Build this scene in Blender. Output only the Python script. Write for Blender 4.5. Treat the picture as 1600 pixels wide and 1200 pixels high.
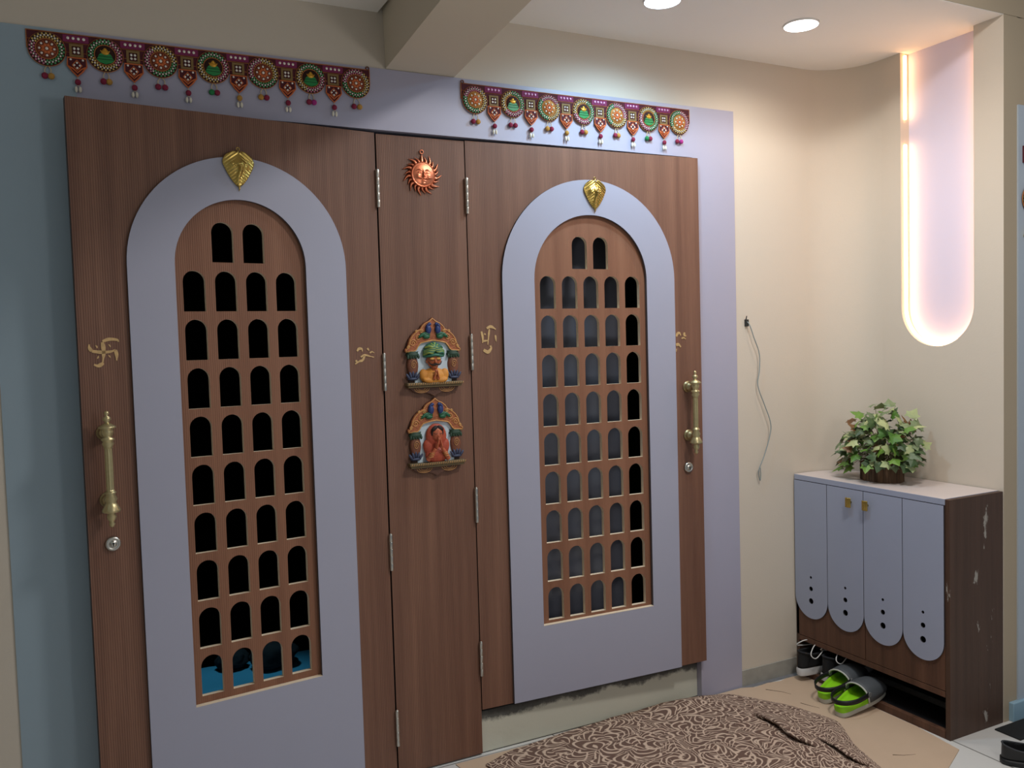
import bpy, bmesh, math, random
from mathutils import Vector, Matrix, noise
for o in list(bpy.data.objects): bpy.data.objects.remove(o)
SC = bpy.context.scene; COL = SC.collection
PI = math.pi; sin = math.sin; cos = math.cos
random.seed(7)

# ------------------------------------------------------------ camera, world, lights, exposure
cam = bpy.data.cameras.new('camera'); co = bpy.data.objects.new('camera', cam); COL.objects.link(co)
rt = Vector((0.89431, -0.44649, -0.02911)); dn = Vector((-0.0481, -0.03126, -0.99835)); fw = Vector((0.44485, 0.89424, -0.04943))
M = Matrix(((rt.x, -dn.x, -fw.x, -0.86489), (rt.y, -dn.y, -fw.y, -2.67338), (rt.z, -dn.z, -fw.z, 1.45221), (0, 0, 0, 1)))
co.matrix_world = M; cam.sensor_width = 36; cam.lens = 1324.77 / 1600 * 36; cam.clip_start = 0.02
SC.camera = co
SC.view_settings.view_transform = 'Standard'; SC.view_settings.look = 'None'
SC.view_settings.exposure = 0.0; SC.view_settings.gamma = 1.0; SC.view_settings.use_curve_mapping = False
w = bpy.data.worlds.new('world'); SC.world = w; w.use_nodes = True
bg = w.node_tree.nodes['Background']; bg.inputs[0].default_value = (0.80, 0.90, 1.0, 1); bg.inputs[1].default_value = 0.24

def lamp(name, kind, loc, energy, color, rot=(0, 0, 0), **k):
    l = bpy.data.lights.new(name, kind); l.energy = energy; l.color = color
    for a, b in k.items(): setattr(l, a, b)
    o = bpy.data.objects.new(name, l); COL.objects.link(o); o.location = loc; o.rotation_euler = rot
    return o
# the two recessed downlights of the niche ceiling
DL = ((0.874, -0.367), (1.474, -0.380))
lamp('downlight_beam', 'SPOT', (DL[0][0], DL[0][1], 2.540), 30, (0.50, 0.78, 1.0), spot_size=2.9, spot_blend=0.7, shadow_soft_size=0.05)
lamp('downlight_beam', 'SPOT', (DL[1][0], DL[1][1], 2.540), 15, (1.0, 0.88, 0.76), spot_size=2.9, spot_blend=0.7, shadow_soft_size=0.05)
# hall ceiling lamps behind the camera, plus an added low fill
lamp('hall_ceiling_light', 'AREA', (1.05, -1.5, 2.86), 28, (1.0, 0.96, 0.92), shape='DISK', size=0.35)
lamp('low_fill_light', 'POINT', (0.7, -2.55, 1.7), 19, (1.0, 0.95, 0.90), shadow_soft_size=0.16)  # added fill with no fixture, lifts ceilings and undersides
lamp('hall_ceiling_light', 'POINT', (-1.9, -1.5, 1.9), 1.6, (0.62, 0.95, 1.0), shadow_soft_size=0.2)
# added unseen spot behind the left door, brightens the blue sheet
lamp('sheet_fill_spot', 'SPOT', (-0.5, 0.45, 2.2), 42, (0.45, 0.85, 1.0), spot_size=0.50, spot_blend=0.6, shadow_soft_size=0.1)

# ------------------------------------------------------------ helpers
def tag(o, label=None, cat=None, group=None, kind=None):
    if label: o['label'] = label
    if cat: o['category'] = cat
    if group: o['group'] = group
    if kind: o['kind'] = kind
    return o
def empty(name, loc=(0, 0, 0), rz=0, label=None, cat=None, group=None, kind=None):
    o = bpy.data.objects.new(name, None); COL.objects.link(o); o.location = loc; o.rotation_euler = (0, 0, rz)
    o.empty_display_size = 0.05
    return tag(o, label, cat, group, kind)
def link(name, me, mats, parent=None, smooth=False, loc=None):
    if not isinstance(mats, (list, tuple)): mats = [mats]
    if len(me.materials) == 0:
        for m in mats: me.materials.append(m)
    if smooth:
        for p in me.polygons: p.use_smooth = True
    o = bpy.data.objects.new(name, me); COL.objects.link(o)
    if parent: o.parent = parent
    if loc: o.location = loc
    return o
def bobj(name, bm, mats, parent=None, smooth=False, recalc=True):
    if recalc: bmesh.ops.recalc_face_normals(bm, faces=bm.faces)
    me = bpy.data.meshes.new(name); bm.to_mesh(me); bm.free()
    return link(name, me, mats, parent, smooth)
def struct(o): o['kind'] = 'structure'; return o
def bevel(o, wd=0.002, seg=2, ang=0.6):
    m = o.modifiers.new('bevel', 'BEVEL'); m.width = wd; m.segments = seg; m.limit_method = 'ANGLE'; m.angle_limit = ang
    return o
def autosmooth(o, ang=0.7):
    for p in o.data.polygons: p.use_smooth = True
    o.data.set_sharp_from_angle(angle=ang)
    return o
def bm_box(bm, a, b, mi=0):
    x0, y0, z0 = a; x1, y1, z1 = b
    vs = [bm.verts.new(c) for c in ((x0,y0,z0),(x1,y0,z0),(x1,y1,z0),(x0,y1,z0),(x0,y0,z1),(x1,y0,z1),(x1,y1,z1),(x0,y1,z1))]
    for f in ((0,1,2,3),(4,5,6,7),(0,1,5,4),(1,2,6,5),(2,3,7,6),(3,0,4,7)):
        bm.faces.new([vs[i] for i in f]).material_index = mi
def box(name, a, b, m, parent=None, bv=0):
    bm = bmesh.new(); bm_box(bm, a, b); o = bobj(name, bm, m, parent)
    if bv: bevel(o, bv)
    return o
def bm_lathe(bm, prof, axis='z', c=(0,0,0), seg=24, mi=0, sx=1, sy=1, smooth=True):
    rings = []
    for r, h in prof:
        ring = []
        for i in range(seg):
            t = 2*PI*i/seg; a, b = r*cos(t)*sx, r*sin(t)*sy
            p = {'z': (a, b, h), 'y': (a, h, b), 'x': (h, a, b)}[axis]
            ring.append(bm.verts.new((c[0]+p[0], c[1]+p[1], c[2]+p[2])))
        rings.append(ring)
    for j in range(len(rings)-1):
        for i in range(seg):
            f = bm.faces.new((rings[j][i], rings[j][(i+1)%seg], rings[j+1][(i+1)%seg], rings[j+1][i])); f.material_index = mi; f.smooth = smooth
    for r in (rings[0], rings[-1]):
        try: f = bm.faces.new(r); f.material_index = mi
        except ValueError: pass
def bm_ball(bm, c, r, sc=(1,1,1), seg=10, rg=7, mi=0, rot=None):
    R = rot.to_matrix() if rot else None
    ret = bmesh.ops.create_uvsphere(bm, u_segments=seg, v_segments=rg, radius=r)
    for v in ret['verts']:
        p = Vector((v.co.x*sc[0], v.co.y*sc[1], v.co.z*sc[2]))
        if R: p = R @ p
        v.co = p + Vector(c)
    for f in {f for v in ret['verts'] for f in v.link_faces}: f.material_index = mi; f.smooth = True
def bm_tube(bm, pts, r, seg=8, closed=False, mi=0, caps=True, flat=1.0):
    pts = [Vector(p) for p in pts]; n = len(pts); rings = []
    rad = r if callable(r) else (lambda t: r)
    up = Vector((0, 1, 0.01)); prev = None
    for i, p in enumerate(pts):
        if closed: d = pts[(i+1)%n]-pts[i-1]
        else: d = pts[min(i+1, n-1)]-pts[max(i-1, 0)]
        if d.length < 1e-9: d = Vector((0,0,1))
        d.normalize()
        a = prev if prev is not None else (up if abs(d.dot(up)) < .9 else Vector((1,0,0)))
        a = (a - d*a.dot(d)).normalized(); b = d.cross(a); prev = a
        rr = rad(i/max(n-1, 1))
        rings.append([bm.verts.new(p + a*rr*cos(2*PI*k/seg)*flat + b*rr*sin(2*PI*k/seg)) for k in range(seg)])
    m = n if closed else n-1
    for j in range(m):
        A, B = rings[j], rings[(j+1)%n]
        for i in range(seg):
            f = bm.faces.new((A[i], A[(i+1)%seg], B[(i+1)%seg], B[i])); f.smooth = True; f.material_index = mi
    if caps and not closed:
        bm.faces.new(rings[0]).material_index = mi; bm.faces.new(rings[-1]).material_index = mi
def tube(name, pts, r, m, parent=None, **k):
    bm = bmesh.new(); bm_tube(bm, pts, r, **k); return bobj(name, bm, m, parent)
def spline(pts, n=8):
    P = [Vector(p) for p in pts]; out = []
    for i in range(len(P)-1):
        p0, p1, p2, p3 = P[max(i-1,0)], P[i], P[i+1], P[min(i+2, len(P)-1)]
        for k in range(n):
            t = k/n
            out.append(0.5*((2*p1)+(p2-p0)*t+(2*p0-5*p1+4*p2-p3)*t*t+(3*p1-p0-3*p2+p3)*t**3))
    out.append(P[-1]); return out
def plate_mesh(outline, holes=(), y0=0.0, y1=0.02, side_mat=False, side_holes_only=True, plane='xz', bev=0.0):
    """flat board with holes: outline in (x,z), from y0 (front) to y1 (back)"""
    cu = bpy.data.curves.new('c', 'CURVE'); cu.dimensions = '2D'; cu.fill_mode = 'BOTH'
    for pts in [outline]+list(holes):
        s = cu.splines.new('POLY'); s.points.add(len(pts)-1)
        for i, p in enumerate(pts): s.points[i].co = (p[0], p[1], 0, 1)
        s.use_cyclic_u = True
    cu.extrude = abs(y1-y0)/2 - bev
    if bev: cu.bevel_depth = bev; cu.bevel_resolution = 1; cu.offset = -bev
    ob = bpy.data.objects.new('c', cu); COL.objects.link(ob)
    bpy.context.view_layer.update()
    me = bpy.data.meshes.new_from_object(ob.evaluated_get(bpy.context.evaluated_depsgraph_get()))
    bpy.data.objects.remove(ob); bpy.data.curves.remove(cu)
    bm = bmesh.new(); bm.from_mesh(me); bpy.data.meshes.remove(me)
    mid = (y0+y1)/2
    for v in bm.verts:
        x, y, z = v.co
        v.co = (x, mid - z, y) if plane == 'xz' else (x, y, mid + z)
    bmesh.ops.remove_doubles(bm, verts=bm.verts, dist=1e-5)
    bmesh.ops.recalc_face_normals(bm, faces=bm.faces)
    for f in bm.faces:
        f.smooth = False; f.material_index = 0
        nn = abs(f.normal.y) if plane == 'xz' else abs(f.normal.z)
        if side_mat and nn < 0.3: f.material_index = 1
    me = bpy.data.meshes.new('plate'); bm.to_mesh(me); bm.free()
    return me
def plate(name, outline, holes, y0, y1, mats, parent=None, **k):
    k.setdefault('side_mat', isinstance(mats, (list, tuple)) and len(mats) > 1)
    me = plate_mesh(outline, holes, y0, y1, **k); me.name = name
    return link(name, me, mats, parent)
def arch_pts(x0, x1, zb, zt, n=24):
    r = (x1-x0)/2; c = (x0+x1)/2; zc = zt-r
    return [(x0, zb), (x1, zb)] + [(c+r*cos(PI*i/n), zc+r*sin(PI*i/n)) for i in range(n+1)]
def rect(x0, x1, z0, z1): return [(x0,z0),(x1,z0),(x1,z1),(x0,z1)]
def circ(cx, cz, r, n=24, rz=None): rz = rz or r; return [(cx+r*cos(2*PI*i/n), cz+rz*sin(2*PI*i/n)) for i in range(n)]

# ------------------------------------------------------------ materials
def lin(c):
    if isinstance(c, str): c = [int(c[i:i+2], 16)/255 for i in (0, 2, 4)]
    return tuple((x/12.92 if x <= .04045 else ((x+.055)/1.055)**2.4) for x in c) + (1,)
def mat(name, col, rough=0.6, metal=0.0, var=0.0, vscale=6.0, bump=0.0, bscale=60.0, spec=0.5, coat=0, emit=None, estr=0):
    m = bpy.data.materials.new(name); m.use_nodes = True; N = m.node_tree.nodes; L = m.node_tree.links
    b = N['Principled BSDF']; c = lin(col)
    b.inputs['Base Color'].default_value = c; b.inputs['Roughness'].default_value = rough; b.inputs['Metallic'].default_value = metal
    b.inputs['Specular IOR Level'].default_value = spec
    if coat: b.inputs['Coat Weight'].default_value = coat
    tc = N.new('ShaderNodeTexCoord')
    if var:
        n = N.new('ShaderNodeTexNoise'); n.inputs['Scale'].default_value = vscale; n.inputs['Detail'].default_value = 5
        L.new(tc.outputs['Object'], n.inputs['Vector'])
        mx = N.new('ShaderNodeMix'); mx.data_type = 'RGBA'
        mx.inputs[6].default_value = tuple(x*(1-var) for x in c[:3])+(1,); mx.inputs[7].default_value = tuple(min(1, x*(1+var)) for x in c[:3])+(1,)
        L.new(n.outputs['Fac'], mx.inputs[0]); L.new(mx.outputs[2], b.inputs['Base Color'])
    if bump:
        n2 = N.new('ShaderNodeTexNoise'); n2.inputs['Scale'].default_value = bscale; n2.inputs['Detail'].default_value = 4
        L.new(tc.outputs['Object'], n2.inputs['Vector'])
        bp = N.new('ShaderNodeBump'); bp.inputs['Strength'].default_value = bump; bp.inputs['Distance'].default_value = 0.002
        L.new(n2.outputs['Fac'], bp.inputs['Height']); L.new(bp.outputs[0], b.inputs['Normal'])
    if emit:
        b.inputs['Emission Color'].default_value = lin(emit); b.inputs['Emission Strength'].default_value = estr
    return m
def ramp(N, stops):
    r = N.new('ShaderNodeValToRGB'); e = r.color_ramp.elements
    while len(e) < len(stops): e.new(0.5)
    for i, (p, c) in enumerate(stops): e[i].position = p; e[i].color = c if len(c) == 4 else tuple(c)+(1,)
    return r
def wood(name, dark, light, axis='x', rib=0.22, rough=0.5, scratch=0.0, ribmm=6.0):
    """vertical grained laminate: fine ribs across `axis`, long streaks along z"""
    m = bpy.data.materials.new(name); m.use_nodes = True; N = m.node_tree.nodes; L = m.node_tree.links
    b = N['Principled BSDF']; b.inputs['Roughness'].default_value = rough; b.inputs['Specular IOR Level'].default_value = 0.35
    tc = N.new('ShaderNodeTexCoord'); mp = N.new('ShaderNodeMapping'); mp.inputs['Scale'].default_value = (1, 1, 0.03)
    L.new(tc.outputs['Object'], mp.inputs['Vector'])
    n = N.new('ShaderNodeTexNoise'); n.inputs['Scale'].default_value = 22; n.inputs['Detail'].default_value = 7; n.inputs['Roughness'].default_value = 0.65
    L.new(mp.outputs[0], n.inputs['Vector'])
    r = ramp(N, [(0.3, lin(dark)), (0.7, lin(light))]); L.new(n.outputs['Fac'], r.inputs[0])
    sx = N.new('ShaderNodeSeparateXYZ'); L.new(tc.outputs['Object'], sx.inputs[0])
    mu = N.new('ShaderNodeMath'); mu.operation = 'MULTIPLY'; mu.inputs[1].default_value = 2*PI/(ribmm/1000)
    L.new(sx.outputs[0 if axis == 'x' else 1], mu.inputs[0])
    nz = N.new('ShaderNodeTexNoise'); nz.inputs['Scale'].default_value = 60; mp2 = N.new('ShaderNodeMapping'); mp2.inputs['Scale'].default_value = (1, 1, 0.15)
    L.new(tc.outputs['Object'], mp2.inputs[0]); L.new(mp2.outputs[0], nz.inputs['Vector'])
    ad = N.new('ShaderNodeMath'); ad.operation = 'MULTIPLY_ADD'; ad.inputs[1].default_value = 5.0; L.new(nz.outputs['Fac'], ad.inputs[0]); L.new(mu.outputs[0], ad.inputs[2])
    sn = N.new('ShaderNodeMath'); sn.operation = 'SINE'; L.new(ad.outputs[0], sn.inputs[0])
    mr = N.new('ShaderNodeMapRange'); mr.inputs[1].default_value = -1; mr.inputs[2].default_value = 1; mr.inputs[3].default_value = 1-rib; mr.inputs[4].default_value = 1+rib*.6
    L.new(sn.outputs[0], mr.inputs[0])
    vm = N.new('ShaderNodeVectorMath'); vm.operation = 'SCALE'; L.new(r.outputs[0], vm.inputs[0]); L.new(mr.outputs[0], vm.inputs['Scale'])
    out = vm.outputs[0]
    if scratch:
        ns = N.new('ShaderNodeTexNoise'); ns.inputs['Scale'].default_value = 16; ns.inputs['Detail'].default_value = 6; ns.inputs['Roughness'].default_value = .7
        mp3 = N.new('ShaderNodeMapping'); mp3.inputs['Scale'].default_value = (1, 1.3, 0.35); L.new(tc.outputs['Object'], mp3.inputs[0]); L.new(mp3.outputs[0], ns.inputs['Vector'])
        rs = ramp(N, [(scratch, (0,0,0,1)), (scratch+.03, (1,1,1,1))]); L.new(ns.outputs['Fac'], rs.inputs[0])
        mx = N.new('ShaderNodeMix'); mx.data_type = 'RGBA'; mx.inputs[7].default_value = lin('9c968e'); L.new(rs.outputs[0], mx.inputs[0]); L.new(out, mx.inputs[6]); out = mx.outputs[2]
    L.new(out, b.inputs['Base Color'])
    bp = N.new('ShaderNodeBump'); bp.inputs['Strength'].default_value = 0.25; bp.inputs['Distance'].default_value = 0.0006
    L.new(sn.outputs[0], bp.inputs['Height']); L.new(bp.outputs[0], b.inputs['Normal'])
    return m
W_DOOR = wood('walnut_laminate', '69483a', '87614e')
W_LAT = wood('lattice_laminate', '7c523d', '90644c', rib=0.08)
W_CAB = wood('dark_walnut_laminate', '4a3227', '6b4b3a', axis='y', rib=0.1)
W_CABS = wood('scuffed_walnut_laminate', '423026', '574034', axis='x', rib=0.1, scratch=0.63)
LAV = mat('lavender_laminate', 'a3a3b4', 0.42, var=0.03, vscale=3, bump=0.05, bscale=300)
LAVF = mat('lavender_frame_laminate', 'a7a5b8', 0.42, var=0.03, vscale=3)
LAVC = mat('grey_blue_laminate', '9ca3b8', 0.35, var=0.05, vscale=4)
CREAM = mat('raw_ply_edge', 'e6d3b8', 0.8, var=0.1, vscale=60)
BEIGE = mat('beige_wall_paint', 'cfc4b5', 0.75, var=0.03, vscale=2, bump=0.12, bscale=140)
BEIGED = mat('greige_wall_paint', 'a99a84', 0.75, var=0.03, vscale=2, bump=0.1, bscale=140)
CEIL = mat('ceiling_paint', 'f4f1ec', 0.8, var=0.02, vscale=2)
TOPM = mat('cabinet_top_laminate', 'cfc3bf', 0.35, var=0.05, vscale=8)
BRASS = mat('brass', 'c0a55c', 0.26, 1.0, var=0.12, vscale=50)
BRASSA = mat('antique_brass', 'c2b488', 0.36, 0.85, var=0.15, vscale=80)
COPPER = mat('copper', 'dc8462', 0.36, 1.0, var=0.08, vscale=60)
STEEL = mat('steel', 'c3c0b8', 0.3, 1.0, var=0.05, vscale=90)
DARK = mat('dark_void', '060606', 0.9)
BLACK = mat('black_rubber', '131416', 0.5, bump=0.2, bscale=200)

# cement sill: grey-cream plaster, dark uneven band along its top edge
def cement():
    m = mat('cement_sill', 'a5a494', 0.85, bump=0.35, bscale=40); N = m.node_tree.nodes; L = m.node_tree.links; b = N['Principled BSDF']
    tc = N.new('ShaderNodeTexCoord'); sx = N.new('ShaderNodeSeparateXYZ'); L.new(tc.outputs['Object'], sx.inputs[0])
    n = N.new('ShaderNodeTexNoise'); n.inputs['Scale'].default_value = 9; n.inputs['Detail'].default_value = 8; n.inputs['Roughness'].default_value = .7; L.new(tc.outputs['Object'], n.inputs['Vector'])
    a = N.new('ShaderNodeMath'); a.operation = 'MULTIPLY_ADD'; a.inputs[1].default_value = 0.09; L.new(n.outputs['Fac'], a.inputs[0]); L.new(sx.outputs[2], a.inputs[2])
    r = ramp(N, [(0.0, lin('c9c8b8')), (0.70, lin('cfcdbd')), (0.77, lin('5c5b56')), (0.9, lin('3d3b38'))])
    mr = N.new('ShaderNodeMapRange'); mr.inputs[1].default_value = 0; mr.inputs[2].default_value = 0.22; L.new(a.outputs[0], mr.inputs[0]); L.new(mr.outputs[0], r.inputs[0])
    L.new(r.outputs[0], b.inputs['Base Color']); return m
CEMENT = cement()
SKIRT = mat('worn_cement_skirting', '9d9a92', 0.8, var=0.25, vscale=18, bump=0.3, bscale=50)
TILE = mat('floor_tile', 'b9b7b4', 0.3, var=0.05, vscale=5)
CARD = mat('cardboard', 'c2a88f', 0.85, var=0.07, vscale=7, bump=0.15, bscale=80)

# ------------------------------------------------------------ room shell
XW = 2.085; YE = -0.728; ZS = 2.558; ZL = 2.525; ZH = 2.346; XF0 = -1.083; XF1 = 1.485; ZD = 2.142
# back wall pieces around the door frame, with the rounded corner into the right wall
R = 0.21
struct(box('wall_back', (-3.2, 0.0, 0), (XF0, 0.10, 2.9), BEIGE))
def curved_wall():
    n = 16; path = [(XF1, 0.0)] + [(XW-R+R*sin(PI/2*i/n), -R+R*cos(PI/2*i/n)) for i in range(n+1)]
    bm = bmesh.new(); prev = None
    for x, y in path:
        a = bm.verts.new((x, y, 0)); b = bm.verts.new((x, y, ZS)); 
        if prev: f = bm.faces.new((prev[0], a, b, prev[1])); f.smooth = True
        prev = (a, b)
    # thickness behind
    o = bobj('wall_back_right', bm, BEIGE); o['kind'] = 'structure'
    return o
cw = curved_wall()
struct(box('wall_back_upper', (XF0, 0.0, ZH), (XF1, 0.10, 2.9), BEIGE))
# right wall (column) with the round-ended recess cut through
nl, nr, nb = -0.300, -0.614, 1.388
rr = (nl-nr)/2
hole = [(nr, ZS), (nl, ZS)]
rec = [(nl, ZS+0.001)] + [((nl+nr)/2+rr*cos(-PI*i/28), nb+rr+rr*sin(-PI*i/28)) for i in range(29)] + [(nr, ZS+0.001)]
out = [(YE, 0), (-R, 0), (-R, ZS+0.001)] + rec + [(YE, ZS+0.001)]
bm = bmesh.new()
me = plate_mesh(out, [], 0, 0.05)
for v in me.vertices:
    x, y, z = v.co; v.co = (XW + y, x, z)
wr = link('wall_right', me, BEIGE); wr['kind'] = 'structure'; me.update()
bmx = bmesh.new(); bmx.from_mesh(me); bmesh.ops.recalc_face_normals(bmx, faces=bmx.faces); bmx.to_mesh(me); bmx.free()
struct(box('wall_right_core', (XW+0.05, YE+.012, 0), (XW+0.12, -R, 2.9), mat('recess_back_panel', 'd6d2ea', 0.6)))
# return face of the column and the wall strip beside the far door
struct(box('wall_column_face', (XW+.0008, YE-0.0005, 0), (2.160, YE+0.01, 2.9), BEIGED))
struct(box('trim_4', (2.160, YE-0.006, 0.07), (2.42, YE+0.04, 2.25), mat('pale_blue_frame', 'a9b4c0', 0.4)))
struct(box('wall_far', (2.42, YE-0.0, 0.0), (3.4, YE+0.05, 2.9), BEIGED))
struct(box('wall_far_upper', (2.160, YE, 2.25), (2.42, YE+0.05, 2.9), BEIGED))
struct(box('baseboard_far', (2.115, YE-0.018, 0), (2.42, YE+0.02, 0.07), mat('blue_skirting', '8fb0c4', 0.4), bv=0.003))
# soffit over the recessed bay, bulkhead above its front edge, high ceiling, left ceiling
struct(box('ceiling_soffit', (0.20, YE, ZS), (XW+0.10, 0.0, ZS+0.05), CEIL))
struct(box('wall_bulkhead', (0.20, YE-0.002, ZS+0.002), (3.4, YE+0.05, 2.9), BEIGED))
struct(box('ceiling', (-3.2, -4.6, 2.9), (3.4, 0.1, 2.95), CEIL))
struct(box('ceiling_left', (-3.2, -2.0, ZL), (0.02, 0.0, ZL+0.05), CEIL))
# structural beam running out from the door header towards the hall
bm = bmesh.new(); YB = -3.0
ft = [bm.verts.new((x, y, z)) for (x, y, z) in ((0.040, -0.001, ZH+.002), (0.280, -0.001, ZH+.002), (0.280, -0.001, 2.9), (0.030, -0.001, 2.9))]
bk = [bm.verts.new((x, y, z)) for (x, y, z) in ((0.040+.068*YB, YB, ZH+.002), (0.280+.088*YB, YB, ZH+.002), (0.280+.088*YB, YB, 2.9), (0.030+.068*YB, YB, 2.9))]
bm.faces.new(ft); bm.faces.new(bk)
for i in range(4): bm.faces.new((ft[i], ft[(i+1)%4], bk[(i+1)%4], bk[i]))
struct(bobj('ceiling_beam', bm, mat('beam_paint', 'd8cdb9', 0.8, var=.03, vscale=3)))
# floor: pale tiles
def tile_floor():
    m = bpy.data.materials.new('floor_tiles'); m.use_nodes = True; N = m.node_tree.nodes; L = m.node_tree.links; b = N['Principled BSDF']
    b.inputs['Roughness'].default_value = 0.3
    tc = N.new('ShaderNodeTexCoord'); br = N.new('ShaderNodeTexBrick'); br.offset = 0; br.inputs['Scale'].default_value = 1
    br.inputs['Brick Width'].default_value = 0.6; br.inputs['Row Height'].default_value = 0.6; br.inputs['Mortar Size'].default_value = 0.003
    br.inputs['Color1'].default_value = lin('cfcdca'); br.inputs['Color2'].default_value = lin('d6d4d0'); br.inputs['Mortar'].default_value = lin('7f7c78')
    L.new(tc.outputs['Object'], br.inputs['Vector']); L.new(br.outputs[0], b.inputs['Base Color']); return m
struct(box('floor', (-3.2, -4.6, -0.06), (3.4, 0.02, 0.0), tile_floor()))
struct(box('wall_left', (-3.25, -4.6, 0), (-3.2, 0.1, 2.9), BEIGE))
# door frame: header, left jamb, right jamb
FR = [(-0.86, 2.150), (1.275, 2.150), (1.275, 0.0), (XF1, 0.0), (XF1, ZH), (-0.86, ZH)]
struct(plate('trim_1', FR, [], -0.004, 0.06, LAVF))
JAMB = mat('blue_grey_jamb_laminate', '97a9b5', 0.42, var=0.03, vscale=3)
struct(box('trim_2', (XF0, -0.004, 0), (-0.8601, 0.06, ZH), JAMB))
# threshold under the right door, skirting on the back wall
struct(box('trim_5', (0.3145, 0.022, -0.0), (1.2745, 0.10, 0.150), CEMENT, bv=0.003))
struct(box('baseboard_back', (XF1, -0.004, 0), (1.787, 0.0, 0.068), SKIRT, bv=0.001))
struct(box('trim_6', (XF1-.17, -.026, .0004), (1.787, -.0042, .0016), mat('dark_grout', '77777a', .8, var=.3, vscale=30)))
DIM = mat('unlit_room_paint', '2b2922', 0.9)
# dark spaces behind the doors
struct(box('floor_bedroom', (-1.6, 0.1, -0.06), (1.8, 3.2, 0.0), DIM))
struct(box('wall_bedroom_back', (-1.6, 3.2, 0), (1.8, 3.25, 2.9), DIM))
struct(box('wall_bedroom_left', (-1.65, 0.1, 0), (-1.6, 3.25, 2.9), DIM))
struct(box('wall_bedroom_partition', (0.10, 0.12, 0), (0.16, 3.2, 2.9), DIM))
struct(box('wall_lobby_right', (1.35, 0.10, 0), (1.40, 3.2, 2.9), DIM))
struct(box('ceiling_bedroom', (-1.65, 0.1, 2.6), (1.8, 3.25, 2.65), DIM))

# ------------------------------------------------------------ doors
HW = 0.063; HH = 0.118
def lattice_holes(rows_x, top2):
    hs = [arch_pts(x, x+HW, 1.711, 1.829, 12) for x in top2]
    for k in range(9):
        zt = 1.6855 - 0.1414*k
        hs += [arch_pts(x, x+HW, zt-HH, zt, 12) for x in rows_x]
    return hs
def door_leaf(root, x0, x1, z0, z1, ox0, ox1, ot, ix0, ix1, ib, it, rows_x, top2):
    leaf = plate('door_leaf', rect(x0, x1, z0, z1), [arch_pts(ix0-.004, ix1+.004, ib-.004, it+.004, 40)], 0, 0.034, [W_DOOR, mat('door_edge', '3f2b20', .6)], root)
    pan = plate('arch_panel', arch_pts(ox0, ox1, z0+0.001, ot, 48), [arch_pts(ix0, ix1, ib, it, 40)], -0.011, 0.0, [LAV, mat('panel_edge', '54525a', .6)], root)
    pan['label'] = 'lavender grey arch-shaped facing panel'
    # the bottom edge of the opening shows raw ply
    sill = box('opening_sill', (ix0, -0.0108, ib-0.0005), (ix1, 0.005, ib+0.0015), CREAM, root)
    lat = plate('lattice', arch_pts(ix0-.003, ix1+.003, ib-.003, it+.003, 40), lattice_holes(rows_x, top2), 0.005, 0.021, [W_LAT, CREAM], root)
    lat['label'] = 'brown panel pierced with rows of small arched holes'
    return leaf

def lock(root, x, z):
    bm = bmesh.new(); bm_lathe(bm, [(0.0205, 0), (0.0205, -.004), (0.019, -.008), (0.0145, -.010), (0.0135, -.0085), (0.009, -.009), (0.0085, -.011), (0.0001, -.011)], 'y', (x, 0, z), 32)
    k = bobj('door_lock', bm, STEEL, root, recalc=True); k['label'] = 'round steel keyhole lock'
    bm = bmesh.new(); bm_lathe(bm, [(0.0026, -.0105), (0.0026, -.0118), (0.0001, -.0118)], 'y', (x, 0, z+.0015), 12); bm_box(bm, (x-.0012, -.0118, z-.006), (x+.0012, -.0105, z+.0015))
    bobj('keyhole', bm, DARK, k)

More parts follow.
